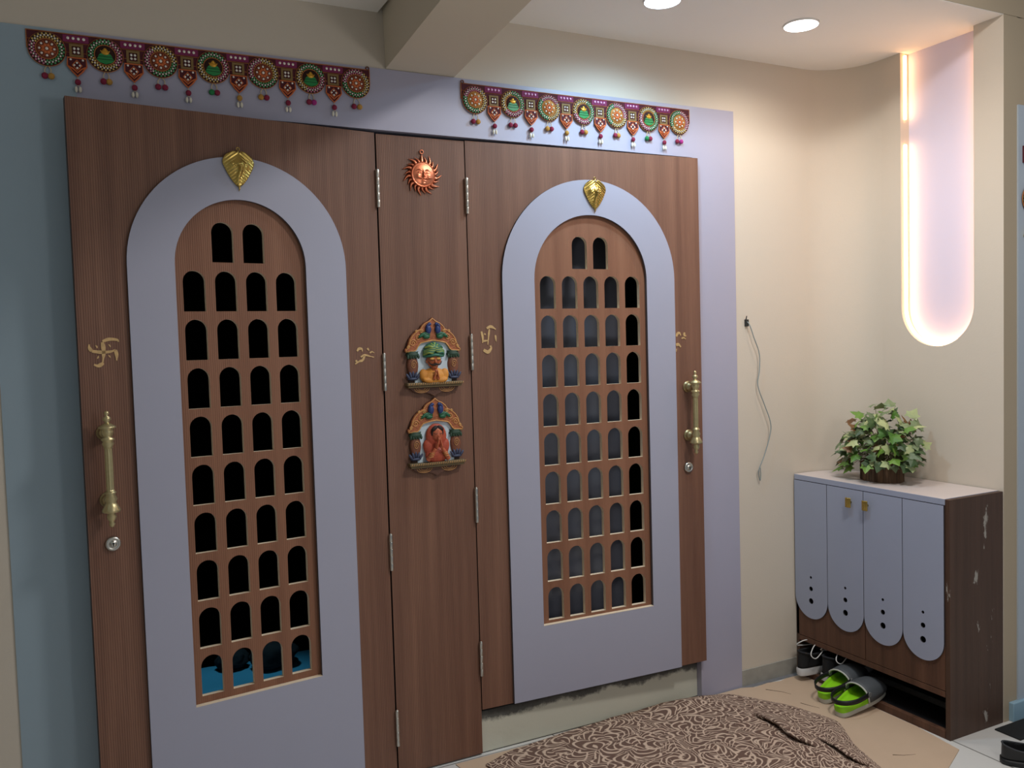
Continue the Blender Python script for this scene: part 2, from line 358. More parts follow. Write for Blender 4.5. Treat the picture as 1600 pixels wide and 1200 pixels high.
def pull_handle(root, x, zt, zb, m1, out=0.05):
    """ornate vertical pull: fluted grip, bell collars, finials, two round roses with stubs"""
    h = empty('pull_handle', (x, 0, 0)); h.parent = root; h['label'] = 'ornate brass pull handle'
    zc = (zt+zb)/2; H = (zt-zb)/2; s = H/0.1615; KR = 1.5
    prof = [(0.0001, .1615), (.0035, .158), (.0045, .152), (.002, .147), (.0065, .142), (.0075, .136), (.003, .129), (.0045, .127), (.014, .118), (.0155, .114), (.009, .110), (.0105, .104), (.009, .094), (.006, .089), (.0115, .084), (.0115, .080), (.0085, .077), (.0105, .070), (.0075, .062), (.0078, .060)]
    prof = [(r*KR if r > .001 else r, hh) for r, hh in prof]; g = .0066*KR
    body = prof + [(g, .056)] + [(g*1.04, .02), (g*1.04, -.02), (g, -.056)]
    low = [(r, -hh) for r, hh in reversed(prof)]
    bm = bmesh.new(); bm_lathe(bm, [(r, hh*s) for r, hh in prof], 'z', (0, -out, zc), 24)
    t = bobj('finial', bm, m1, h)
    low2 = [(.0078, -.060), (.0105, -.064), (.0075, -.069), (.0115, -.082), (.0085, -.090), (.0105, -.096), (.016, -.112), (.0155, -.117), (.006, -.121), (.0085, -.130), (.007, -.138), (.0035, -.144), (.0055, -.150), (.0035, -.157), (.0001, -.1615)]
    low2 = [(r*KR if r > .001 else r, hh) for r, hh in low2]
    bm = bmesh.new(); bm_lathe(bm, [(r, hh*s) for r, hh in low2], 'z', (0, -out, zc), 24); bobj('finial', bm, m1, h)
    bm = bmesh.new(); seg = 40; 
    ringz = [(.0078*KR, .060), (g, .056), (g*1.05, 0), (g, -.056), (.0078*KR, -.060)]
    rings = [[bm.verts.new((r*(1-(.07 if i % 4 > 1 and abs(hh) < .058 else 0))*cos(2*PI*i/seg), -out+r*(1-(.07 if i % 4 > 1 and abs(hh) < .058 else 0))*sin(2*PI*i/seg), zc+hh*s)) for i in range(seg)] for r, hh in ringz]
    for a, b in zip(rings, rings[1:]):
        for i in range(seg): bm.faces.new((a[i], a[(i+1) % seg], b[(i+1) % seg], b[i]))
    bobj('grip', bm, m1, h)
    for zz in (zc+.098*s, zc-.090*s):
        bm = bmesh.new()
        bm_lathe(bm, [(.0215, 0), (.0225, -.003), (.0215, -.006), (.0165, -.009), (.0175, -.014), (.0150, -.020), (.0100, -.025), (.0090, -(out-.008)), (.011, -(out-.002)), (.006, -out)], 'y', (0, 0, zz), 24)
        bobj('mount', bm, m1, h)
    return h

def hinge(root, x, y, z, name='hinge'):
    bm = bmesh.new()
    for k in range(5):
        z0 = z-.0605+k*.0242
        bm_lathe(bm, [(.0001, z0), (.0060, z0), (.0063, z0+.001), (.0063, z0+.0228), (.0060, z0+.0238), (.0001, z0+.0238)], 'z', (x, y, 0), 14)
    bm_lathe(bm, [(.0045, z+.0602), (.0045, z+.0625), (.0001, z+.064)], 'z', (x, y, 0), 12)
    o = bobj(name, bm, STEEL, root); return o

def leaf_ornament(root, x, z, W, H, y=-0.011):
    """brass peepal leaf with an elephant-headed relief, stem ring on top"""
    r = empty('leaf_plaque', (x, y, z)); r.parent = root; r['label'] = 'brass leaf with an embossed elephant face'
    bm = bmesh.new(); nu, nv = 36, 56; g = []
    def wd(t):   # t 0 top .. 1 tip
        if t < .30: return W/2*(0.35+.65*math.sqrt(max(0, 1-((.30-t)/.30)**2)))
        return W/2*max(0.0, cos((t-.30)/.70*PI/2))**0.85*(1-.12*sin((t-.3)/.7*PI))
    for j in range(nv+1):
        t = j/nv; zz = H/2-H*t*0.97; row = []
        for i in range(nu+1):
            u = -1+2*i/nu; ww = wd(t) + 0.0008
            xx = u*ww
            ztop = zz + (0.06*H*sin(abs(u)*PI*.9) if t < .3 else 0)*(1-t/.3 if t < .3 else 0)
            d = 0.009*(1-u*u*.75)*(1-.3*t)
            vein = 0.0016*sin((ztop*1.0+abs(xx)*.75)*2*PI/0.0105)*min(1, abs(u)*2.2)*(1-abs(u)**6)
            hd = 0
            ex, ez = xx, ztop-0.010
            hd += .009*math.exp(-((ex/.012)**2+((ez-.008)/.014)**2))            # brow
            hd += .006*math.exp(-(((abs(ex)-.019)/.008)**2+((ez-.004)/.012)**2)) # ears
            tx = .004*sin((ez+.02)*90)
            if ez < .004: hd += .009*math.exp(-((ex-tx)/.0045)**2)*max(0, 1-((-ez)/.05)**2) # trunk
            hd -= .0035*math.exp(-(((abs(ex)-.008)/.003)**2+((ez-.003)/.002)**2))
            row.append(bm.verts.new((xx, -(0.002+d+vein+hd), ztop)))
        g.append(row)
    for j in range(nv):
        for i in range(nu):
            f = bm.faces.new((g[j][i], g[j][i+1], g[j+1][i+1], g[j+1][i])); f.smooth = True
    o = bobj('leaf', bm, BRASS, r); s = o.modifiers.new('s', 'SOLIDIFY'); s.thickness = .0015; s.offset = 1
    bm = bmesh.new(); bm_tube(bm, [(0, -.008, H/2-.004), (0, -.008, H/2+.004), (0.0, -.006, H/2+.010)], .0022); bm_tube(bm, [(.0045*cos(2*PI*i/14), -.006, H/2+.013+.0045*sin(2*PI*i/14)) for i in range(14)], .0014, closed=True, seg=6)
    bobj('hanging_ring', bm, BRASS, r)
    bm = bmesh.new(); bm_tube(bm, [(0, -.004, -H/2+.012), (0.0005, -.005, -H/2-.002), (-.001, -.003, -H/2-.010)], lambda t: .003*(1-t)+.0008); bobj('leaf_tip', bm, BRASS, r)
    return r

GOLDP = mat('gold_paint', 'c9a673', 0.5, 0.3, var=.35, vscale=120)
def strokes(root, lst, label='hand painted gold auspicious mark'):
    bm = bmesh.new()
    for pts, wd in lst:
        P = spline([(x, 0, z) for x, z in pts], 6); n = len(P); prev = None
        for i, p in enumerate(P):
            d = (P[min(i+1, n-1)]-P[max(i-1, 0)]).normalized(); nn = Vector((-d.z, 0, d.x))
            t = i/(n-1); ww = wd*1.45*(0.55+.6*sin(PI*min(1, t*1.15+.1))+.25*noise.noise(p*90))/2
            a = bm.verts.new((p.x+nn.x*ww, -.0012, p.z+nn.z*ww)); b = bm.verts.new((p.x-nn.x*ww, -.0012, p.z-nn.z*ww))
            if prev: bm.faces.new((prev[0], a, b, prev[1]))
            prev = (a, b)
    o = bobj('painted_mark', bm, GOLDP, root); s = o.modifiers.new('s', 'SOLIDIFY'); s.thickness = .0009; s.offset = 0
    o['label'] = label; return o
def swast(cx, cz, s=1.0, tilt=0.0):
    L = [([(-.004,.030),(-.002,.0),(-.006,-.030)], .007), ([(-.004,.032),(.014,.038),(.036,.036),(.040,.030)], .006),
         ([(-.034,.004),(-.01,.0),(.016,.001),(.030,.006)], .006), ([(.030,.006),(.033,-.010),(.032,-.026)], .006),
         ([(-.004,-.032),(-.018,-.040),(-.030,-.036)], .007), ([(-.034,.004),(-.040,.014),(-.040,.024)], .006),
         ([(-.022,.016),(-.018,.018)], .006), ([(.014,.018),(.017,.020)], .006), ([(-.020,-.014),(-.016,-.016)], .006), ([(.012,-.014),(.015,-.012)], .006)]
    c_, s_ = cos(tilt), sin(tilt)
    return [([(cx+(x*c_-z*s_)*s, cz+(x*s_+z*c_)*s) for x, z in p], w_*s) for p, w_ in L]

# left door, slightly ajar
dl = empty('door_1', (0, 0.008, 0), 0.1199, kind='structure')
door_leaf(dl, -0.896, -0.004, 0.012, ZD, -0.7655, -0.1231, 2.0193, -0.6395, -0.2544, 0.4138, 1.895, [-0.617+.0905*i-.0 for i in range(4)], [-0.531, -0.440])
lock(dl, -0.836, 0.927); pull_handle(dl, -0.842, 1.300, 0.980, BRASSA)
leaf_ornament(dl, -0.449, 1.979, 0.090, 0.100)
strokes(dl, swast(-0.832, 1.457, .92))
strokes(dl, [([(-.092,1.437),(-.085,1.445),(-.075,1.444),(-.074,1.436)],.005), ([(-.080,1.418),(-.066,1.424),(-.050,1.420),(-.034,1.416)],.004), ([(-.056,1.446),(-.050,1.438)],.004), ([(-.048,1.430),(-.040,1.434),(-.032,1.430)],.003), ([(-.066,1.422),(-.074,1.408),(-.086,1.404),(-.100,1.396)],.005), ([(-.098,1.408),(-.092,1.402)],.004)], 'half worn gold painted mark')
for z in (1.962, 1.365, 0.767, 0.171): hinge(dl, 0.000, -0.006, z)
# middle folding panel
dm = empty('door_2', (0, 0.010, 0), 0, kind='structure')
plate('door_leaf', rect(0.002, 0.3125, 0.006, 2.140), [], 0, 0.034, [W_DOOR, mat('door_edge', '3f2b20', .6)], dm)
# right door, a little ajar, ending above the threshold
dr = empty('door_3', (0.3134, 0.008, 0), -0.0395, kind='structure')
door_leaf(dr, 0.002, 0.9684, 0.1618, ZD, 0.1224, 0.8414, 2.032, 0.2466, 0.7161, 0.4241, 1.9054, [0.275+.0886*i for i in range(5)], [0.408, 0.496])
lock(dr, 0.896, 0.944); pull_handle(dr, 0.900, 1.323, 0.998, BRASSA)
leaf_ornament(dr, 0.498, 1.974, 0.090, 0.100)
strokes(dr, [([(.042,1.492),(.046,1.470),(.045,1.452)],.005), ([(.062,1.502),(.078,1.508),(.096,1.498)],.006), ([(.072,1.500),(.068,1.475),(.064,1.445)],.004), ([(.046,1.458),(.064,1.460)],.004), ([(.094,1.478),(.096,1.456)],.004), ([(.048,1.428),(.064,1.420),(.076,1.432),(.074,1.442)],.007), ([(.052,1.484),(.058,1.480)],.004)])
strokes(dr, [([(.852,1.455),(.858,1.466),(.868,1.468),(.872,1.458)],.006), ([(.890,1.470),(.890,1.460),(.898,1.456)],.006), ([(.876,1.446),(.886,1.450),(.896,1.444)],.004), ([(.850,1.422),(.862,1.424),(.872,1.414)],.007), ([(.852,1.408),(.850,1.396)],.003)], 'half worn gold painted mark')
for z in (1.954, 1.420, 0.890, 0.346): hinge(dr, 0.002, -0.006, z)
# glossy dark shutter behind the right door
GREYG = mat('dark_glossy_inner_door', '50525b', 0.22, var=0.25, vscale=5, spec=.6)
struct(box('door_4', (0.33, 0.13, 0.15), (1.02, 0.16, 2.15), GREYG))

# blue sheeted bed with dark bags, seen through the lowest row of holes
bed = empty('bed', (-0.45, 0.47, 0), 0, 'low bed under a light blue sheet behind the pierced left door', 'bed')
SHEET = mat('blue_sheet', '3f8fb0', 0.8, var=.1, vscale=6)
bm = bmesh.new(); n = 30
gr = [[bm.verts.new((-.95+1.49*i/n, -.34+.68*j/n, .205+.008*noise.noise(Vector((i*.25, j*.25, 0))))) for i in range(n+1)] for j in range(n+1)]
for j in range(n):
    for i in range(n): f = bm.faces.new((gr[j][i], gr[j][i+1], gr[j+1][i+1], gr[j+1][i])); f.smooth = True
edge = [gr[0][i] for i in range(n+1)]; low = [bm.verts.new((v.co.x, v.co.y-.01+.006*sin(i*1.3), .05)) for i, v in enumerate(edge)]
for i in range(n): bm.faces.new((edge[i], edge[i+1], low[i+1], low[i]))
bobj('sheet', bm, SHEET, bed)
box('mattress', (-.94, -.325, .09), (.53, .33, .195), SHEET, bed, .02); box('bed_base', (-.94, -.325, .0), (.53, .33, .09), mat('dark_wood', '2a1c14', .6), bed)
def bag(x, y, s, label):
    bm = bmesh.new(); bmesh.ops.create_icosphere(bm, subdivisions=4, radius=1)
    for v in bm.verts:
        p = v.co.copy(); k = 1+.22*noise.noise(p*1.8+Vector((x*9, 0, 0)))+.06*noise.noise(p*7)
        v.co = Vector((p.x*.15*k*s, p.y*.12*k*s, max(p.z, -.55)*.09*k*s+.046*s))
    for f in bm.faces: f.smooth = True
    o = bobj('bundle', bm, mat('dark_cloth', '10161c', .9, var=.4, vscale=20)); o.location = (x, y, .222); tag(o, label, 'bundle'); return o
bag(-0.27, 0.70, .62, 'larger dark cloth bundle on the blue sheet behind the left door')
bag(-0.42, 0.755, .42, 'smaller dark bundle left of the larger one on the blue sheet')

# ------------------------------------------------------------ ceiling downlights
EM = mat('lit_diffuser_cool', 'ffffff', .5, emit='cfe6ff', estr=14); EMW = mat('lit_diffuser_white', 'ffffff', .5, emit='fff4f0', estr=14)
WHITE = mat('white_plastic', 'e8e6e2', .4)
for i, (x, y) in enumerate(DL):
    r = empty('ceiling_light', (x, y, ZS), 0, ('round recessed ceiling downlight glowing blue white, nearer the ceiling beam', 'round recessed ceiling downlight glowing white, nearer the lit wall recess')[i], 'light', 'downlights in the lowered ceiling')
    bm = bmesh.new(); bm_lathe(bm, [(.058, -.001), (.059, -.006), (.062, -.004), (.063, .0), (.058, .001)], 'z', (0, 0, 0), 40); bobj('trim_ring', bm, WHITE, r)
    bm = bmesh.new(); bm_lathe(bm, [(.0585, .0), (.0585, -.006), (.0001, -.007)], 'z', (0, 0, 0), 40); bobj('diffuser', bm, (EM, EMW)[i], r)

# ------------------------------------------------------------ led strip in the wall recess
LED = mat('warm_led', 'ffffff', .5, emit='ffc080', estr=11)
r = empty('led_strip', (XW+.03, (nl+nr)/2, 1.9), 0, 'warm glowing led strip around the edge of the tall round-ended wall recess', 'light strip')
def ledpath(a, b):
    full = [(nl-.003, ZS-.01)]+[(nl-.003, ZS-.01-(ZS-.01-nb-rr)*k/20) for k in range(1, 20)]
    full += [((nl+nr)/2+(rr-.003)*cos(-PI*i/28), nb+rr+(rr-.003)*sin(-PI*i/28)) for i in range(29)]
    full += [(nr+.003, nb+rr+(ZS-.01-nb-rr)*k/20) for k in range(1, 20)]
    return full[a:b]
for a, b in ((0, 6), (7, 70)):
    pts = [(XW+.024, y, z) for y, z in ledpath(a, b)]
    bm = bmesh.new(); bm_tube(bm, pts, .0062, seg=8)
    for v in bm.verts: v.co -= Vector((XW+.03, (nl+nr)/2, 1.9))
    bobj('led_tape', bm, LED, r)

# ------------------------------------------------------------ shoe cabinet
cb = empty('shoe_cabinet', (1.93, -0.364, 0), 0, 'brown shoe cabinet with four grey-blue rounded door panels and open shoe shelf below', 'cabinet')
def cbx(name, a, b, m, bv=.001, par=None):
    off = Vector((1.93, -.364, 0)); return box(name, tuple(Vector(a)-off), tuple(Vector(b)-off), m, par or cb, bv)
XC0 = 1.789; X1 = XW-.004
cbx('side_panel', (XC0, YE, 0), (X1, YE+.018, .858), W_CABS); cbx('side_panel', (XC0, -.020, 0), (1.86, -.006, .838), W_CABS)
cbx('bottom_rail', (XC0, -.708, .0), (XC0+.022, -.020, .028), W_CAB); BRDK = mat('shaded_cabinet_inside', '1a1819', .45); cbx('bottom_board', (XC0+.022, -.708, .0), (1.955, -.020, .0275), BRDK); cbx('shade_sheet', (XC0+.020, -.7085, .0275), (1.955, -.7065, .150), BRDK)  # near-black board and added thin sheet stand in for shade inside the shelf
cbx('top_rail', (XC0, -.708, .150), (XC0+.018, -.020, .172), W_CAB)
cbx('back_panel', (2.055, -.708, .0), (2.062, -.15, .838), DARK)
cbx('shelf', (XC0+.018, -.708, .150), (2.054, -.15, .166), W_CAB)
# top with the back corner following the rounded wall
tp = [(XC0-.004, -.0055), (XC0-.004, YE+.018), (X1, YE+.018)] + [(XW-R+(R-.005)*cos(t*PI/2/10), -R+(R-.005)*sin(t*PI/2/10)) for t in range(11)]
off = Vector((1.93, -.364, 0))
me = plate_mesh([(x-off.x, y-off.y) for x, y in tp], [], .838, .860, plane='xy'); o = link('top_board', me, [LAVC], cb); o.data.materials[0] = LAVC
me.materials.append(TOPM)
for p in me.polygons:
    if p.normal.z > .5: p.material_index = 1
bevel(o, .001); o['label'] = 'pale top board with grey-blue edge'
HOLE = DARK
for k, (ya, yb) in enumerate(((-.006, -.3635), (-.3645, -.7095))):
    d = empty('door', (0, 0, 0)); d.parent = cb
    # brown backing
    o = cbx('door_board', (XC0-.000, yb+.001, .1745), (XC0+.016, ya-.001, .8365), W_CAB, .0005, d)
    ys = ((-.006, -.1825), (-.1835, -.3635)) if k == 0 else ((-.3645, -.5395), (-.5405, -.7095))
    for (a, b) in ys:
        cy = (a+b)/2; rd = (a-b)/2-.0007
        hs = [circ(cy, .336, .0118), circ(cy, .388, .0095), circ(cy, .436, .0055)]
        ol = [(cy+rd*cos(PI+PI*i/28), .262+rd+rd*sin(PI+PI*i/28)) for i in range(29)]+[(cy+rd, .8365), (cy-rd, .8365)]
        me = plate_mesh(ol, hs, -.006, 0, side_mat=True)
        for v in me.vertices:
            x, y, z = v.co; v.co = (XC0+y-off.x, x-off.y, z)
        b2 = bmesh.new(); b2.from_mesh(me); bmesh.ops.recalc_face_normals(b2, faces=b2.faces); b2.to_mesh(me); b2.free()
        o = link('facing_panel', me, [LAVC, mat('facing_edge', '2e2c31', .7)], d); o['label'] = 'grey-blue facing panel with a rounded end and three holes'
        for c_ in hs:
            yy = sum(p[0] for p in c_)/len(c_); zz = sum(p[1] for p in c_)/len(c_); r_ = max(p[0] for p in c_)-yy
            bm = bmesh.new(); bm_lathe(bm, [(r_, -.0006), (.0001, -.0006)], 'x', (XC0-off.x, yy-off.y, zz), 20); bobj('vent_hole', bm, HOLE, d)
    yk = -.305-.0 if k == 0 else -.385
    kb = empty('knob', (0, 0, 0)); kb.parent = d; kb['label'] = 'small brass fluted knob'
    bm = bmesh.new()
    for q in range(-2, 3): bm_lathe(bm, [(.0001, .767), (.0030, .767), (.0034, .769), (.0034, .803), (.0030, .805), (.0001, .805)], 'z', (XC0-.022-.0012*(2-abs(q))-off.x, yk+q*.0048-off.y, 0), 10)
    bobj('knob_plate', bm, BRASS, kb)
    bm = bmesh.new(); bm_lathe(bm, [(.005, -.006), (.005, -.020)], 'x', (XC0-off.x, yk-off.y, .786), 12); bobj('knob_stem', bm, BRASS, kb)

# ------------------------------------------------------------ potted ivy on the cabinet
pl = empty('potted_ivy', (1.935, -0.325, .8605), 0, 'bushy variegated artificial ivy in an oval bark pot on the shoe cabinet', 'plant')
def barkmat():
    m = wood('bark', '3a2a1f', '7a5f46', axis='x', rib=.2, rough=.9, ribmm=11); return m
BARK = barkmat()
bm = bmesh.new(); nb_ = 34
for i in range(nb_):
    t = 2*PI*i/nb_; a, b = .082, .062; r_ = random.uniform(.96, 1.04); h = .072+random.uniform(-.005, .007); wv = .0085
    c = Vector((b*cos(t)*r_, a*sin(t)*r_, 0)); nrm = Vector((cos(t)/b, sin(t)/a, 0)).normalized(); tg = Vector((-nrm.y, nrm.x, 0))
    vs = []
    for zz in (0, h):
        for (u, v) in ((-wv, -.003), (wv, -.003), (wv*.8, .003), (0, .0055), (-wv*.8, .003)):
            p = c+tg*u+nrm*v; vs.append(bm.verts.new((p.x, p.y, zz)))
    for k in range(5): bm.faces.new((vs[k], vs[(k+1) % 5], vs[5+(k+1) % 5], vs[5+k]))
    bm.faces.new(vs[:5]); bm.faces.new(vs[5:])
bm_lathe(bm, [(.0001, .001), (1, .001), (1, .055), (.0001, .055)], 'z', (0, 0, 0), 32, sx=.060, sy=.080)
pot = bobj('pot', bm, BARK, pl); pot['label'] = 'oval pot of upright bark strips'
def leafmats():
    out = []
    for nm, a, b in (('ivy_leaf_dark', '2c4226', '465e36'), ('ivy_leaf_green', '44702a', '6b8f36'), ('ivy_leaf_pale', '8b9868', 'b0b784'), ('ivy_leaf_grey', '56694b', '7d8b64')):
        m = bpy.data.materials.new(nm); m.use_nodes = True; N = m.node_tree.nodes; L = m.node_tree.links; bs = N['Principled BSDF']
        bs.inputs['Roughness'].default_value = .5
        g = N.new('ShaderNodeNewGeometry'); n = N.new('ShaderNodeTexNoise'); n.inputs['Scale'].default_value = 70; tc = N.new('ShaderNodeTexCoord'); L.new(tc.outputs['Object'], n.inputs['Vector'])
        ad = N.new('ShaderNodeMath'); ad.inputs[1].default_value = .5; ad.operation = 'MULTIPLY_ADD'; L.new(n.outputs['Fac'], ad.inputs[0]); L.new(g.outputs['Random Per Island'], ad.inputs[2])
        mr = N.new('ShaderNodeMath'); mr.operation = 'MULTIPLY'; mr.inputs[1].default_value = .7; L.new(ad.outputs[0], mr.inputs[0])
        r_ = ramp(N, [(.15, lin(a)), (.9, lin(b))]); L.new(mr.outputs[0], r_.inputs[0]); L.new(r_.outputs[0], bs.inputs['Base Color']); out.append(m)
    out.append(mat('ivy_leaf_rust', '6e4a26', .5, var=.3, vscale=60))
    return out
LM = leafmats()
LP = [(0, 0), (.28, .10), (.52, .02), (.46, .30), (.60, .52), (.33, .56), (.20, .78), (0, 1.08), (-.20, .78), (-.33, .56), (-.60, .52), (-.46, .30), (-.52, .02), (-.28, .10)]
def bm_leaf(bm, base, d, up, s, mi):
    d = d.normalized(); side = d.cross(up).normalized(); nn = side.cross(d).normalized()
    def P(x, y):
        z = -.28*abs(x)**1.2 - .25*y*y + .03*sin(x*14+y*9)
        return base+side*x*s+d*y*s+nn*z*s
    mid = [bm.verts.new(P(0, y)+nn*s*.02) for y in (0, .30, .56, 1.08)]
    R_ = [bm.verts.new(P(x, y)) for x, y in LP[1:7]]; L_ = [bm.verts.new(P(x, y)) for x, y in LP[:7:-1]]
    for S in (R_, L_):
        fs = [(mid[0], S[0], S[1], S[2]), (mid[0], S[2], mid[1]), (mid[1], S[2], S[3], S[4]), (mid[1], S[4], mid[2]), (mid[2], S[4], S[5]), (mid[2], S[5], mid[3])]
        for f in fs:
            try: q = bm.faces.new(f); q.material_index = mi; q.smooth = False
            except ValueError: pass
rnd = random.Random(11)
bmf = bmesh.new(); bms = bmesh.new()
LOCM = Vector((0, 0, .055))
def dome(az, el): # silhouette radius of the bush
    return Vector((.120*cos(el)*cos(az), .185*cos(el)*sin(az), .012+.240*sin(el)))
for i in range(300):
    az = rnd.uniform(0, 2*PI); el = math.asin(rnd.uniform(-.10, .99)); k = rnd.uniform(.62, 1.0)*(1+.10*noise.noise(Vector((cos(az)*1.5, sin(az)*1.5, el*2))))
    p = LOCM + dome(az, el)*k
    if p.z < .075 and (p.y < .07): continue
    if p.z < .060 and cos(az) > 0.2: continue
    if p.x > .125: p.x = .125
    p.z = max(p.z, .028)
    o_ = (p-LOCM); o_.z *= .6; o_.normalize()
    d = (o_*0.55+Vector((rnd.uniform(-.7, .3), rnd.uniform(-.7, .7), rnd.uniform(-.9, .35)))).normalized()
    up = (o_+Vector((-.35, -.35, .7))+Vector((rnd.uniform(-.4, .4), rnd.uniform(-.4, .4), rnd.uniform(-.2, .5)))).normalized()
    if abs(up.dot(d)) > .92: continue
    hz = p.z/.30
    r0 = rnd.random()
    mi = 2 if r0 < .10+.22*hz else (1 if r0 < .38+.25*hz else (3 if r0 < .62+.2*hz else (4 if r0 > .95 else 0)))
    s = rnd.uniform(.032, .052)
    bm_leaf(bmf, p, d, up, s, mi)
    if i % 3 == 0: bm_tube(bms, spline([LOCM*.8+Vector((rnd.uniform(-.03, .03), rnd.uniform(-.04, .04), 0)), LOCM+(p-LOCM)*.5+Vector((0, 0, .03)), p], 4), .0011, seg=5)
bobj('foliage', bmf, LM, pl, recalc=False); bobj('stems', bms, mat('ivy_stem', '6b6a44', .7), pl)

# ------------------------------------------------------------ shoes
def shoe_outline(L, W, n=40, inset=0.0):
    """heel at x=0, toe at x=L"""
    pts = []
    for i in range(n):
        t = 2*PI*i/n; c, s_ = cos(t), sin(t)
        x = L/2 - (L/2-inset)*c; s = x/L
        wd = W/2*(0.78+.22*math.sin(PI*min(1, max(0, (s-.25)/1.05)))) - inset
        y = wd*(abs(s_)**.62)*(1 if s_ >= 0 else -1)
        y += .010*sin(PI*s)*.6
        pts.append((x, y))
    return pts
def loft(bm, rings, mi=0, closed=True):
    vr = [[bm.verts.new(p) for p in r_] for r_ in rings]
    for a, b in zip(vr, vr[1:]):
        n = len(a)
        for i in range(n if closed else n-1):
            f = bm.faces.new((a[i], a[(i+1) % n], b[(i+1) % n], b[i])); f.smooth = True; f.material_index = mi
    return vr
def shoe_upper(bm, L, W, z0, xo0, xo1, wo, zheel, zfront, bulge, toe_h, n=40, m=8, split=None):
    base = shoe_outline(L, W, n, .004); rings = []
    for k in range(m+1):
        t = k/m; ring = []
        for i, (bx, by) in enumerate(base):
            a = 2*PI*i/n
            ox = (xo0+xo1)/2-(xo1-xo0)/2*cos(a); oy = wo*(abs(sin(a))**.8)*(1 if sin(a) >= 0 else -1)
            f = (1-cos(a))/2       # 0 heel .. 1 toe
            oz = zheel*(1-f)+zfront*f - (.010*sin(PI*f))
            cz = z0+(toe_h*f+(oz-z0)*.6*(1-f)); cxx = bx+(ox-bx)*.18; cyy = by+(oy-by)*.10*1.0
            x = (1-t)**2*bx+2*t*(1-t)*cxx+t*t*ox; y = (1-t)**2*by+2*t*(1-t)*cyy+t*t*oy
            z = (1-t)**2*z0+2*t*(1-t)*cz*(1+bulge*f)+t*t*oz
            ring.append((x, y, z))
        rings.append(ring)
    vr = loft(bm, rings)
    return rings[-1]
def sneaker(loc, rz, label, group):
    r_ = empty('sneaker', loc, rz, label, 'shoe', group)
    bm = bmesh.new(); o = shoe_outline(.275, .089)
    loft(bm, [[(x, y, .000) for x, y in shoe_outline(.275, .086)], [(x, y, .004) for x, y in o], [(x*1.0-.003, y, .024) for x, y in o], [(x, y*.96, .031) for x, y in o]])
    bm.faces.new([bm.verts[i] for i in range(0)]) if False else None
    bobj('sole', bm, mat('white_sole', 'c9c9ca', .5, var=.08, vscale=40), r_)
    bm = bmesh.new(); top = shoe_upper(bm, .275, .088, .028, .008, .135, .032, .098, .098, .25, .062)
    u = bobj('upper', bm, mat('black_knit', '141518', .8, bump=.4, bscale=300), r_); s = u.modifiers.new('s', 'SOLIDIFY'); s.thickness = .004; s.offset = -1
    bm = bmesh.new(); bm_tube(bm, top, .0045, closed=True, seg=8); bobj('collar', bm, mat('black_padding', '1b1c20', .9), r_)
    bm = bmesh.new(); ins = [bm.verts.new((x, y, .035)) for x, y in shoe_outline(.275, .086, 40, .008)]; bm.faces.new(ins); bobj('insole', bm, mat('dark_insole', '0b0b0c', .9), r_)
    bm = bmesh.new()
    for q in range(5):
        x = .142+q*.016; z = .101-q*.009
        bm_tube(bm, spline([(x, -.026, z-.010), (x+.004, 0, z+.004), (x+.010, .026, z-.010)], 5), .0022, seg=6)
    bm_tube(bm, spline([(.140, -.02, .100), (.09, -.050, .105), (.04, -.058, .082), (.020, -.050, .098), (.05, -.035, .122), (.10, -.01, .118), (.140, .0, .104)], 6), .0022, seg=6)
    bm_tube(bm, spline([(.140, .0, .104), (.10, .015, .125), (.055, .020, .132), (.030, .040, .112), (.07, .052, .098), (.13, .03, .100)], 6), .0022, seg=6)
    bobj('laces', bm, mat('white_laces', 'd7d5d2', .7), r_)
    bm = bmesh.new(); bm_ball(bm, (.150, 0, .092), .03, (1.5, .75, .45)); bobj('tongue', bm, mat('black_tongue', '18191c', .9), r_)
    return r_
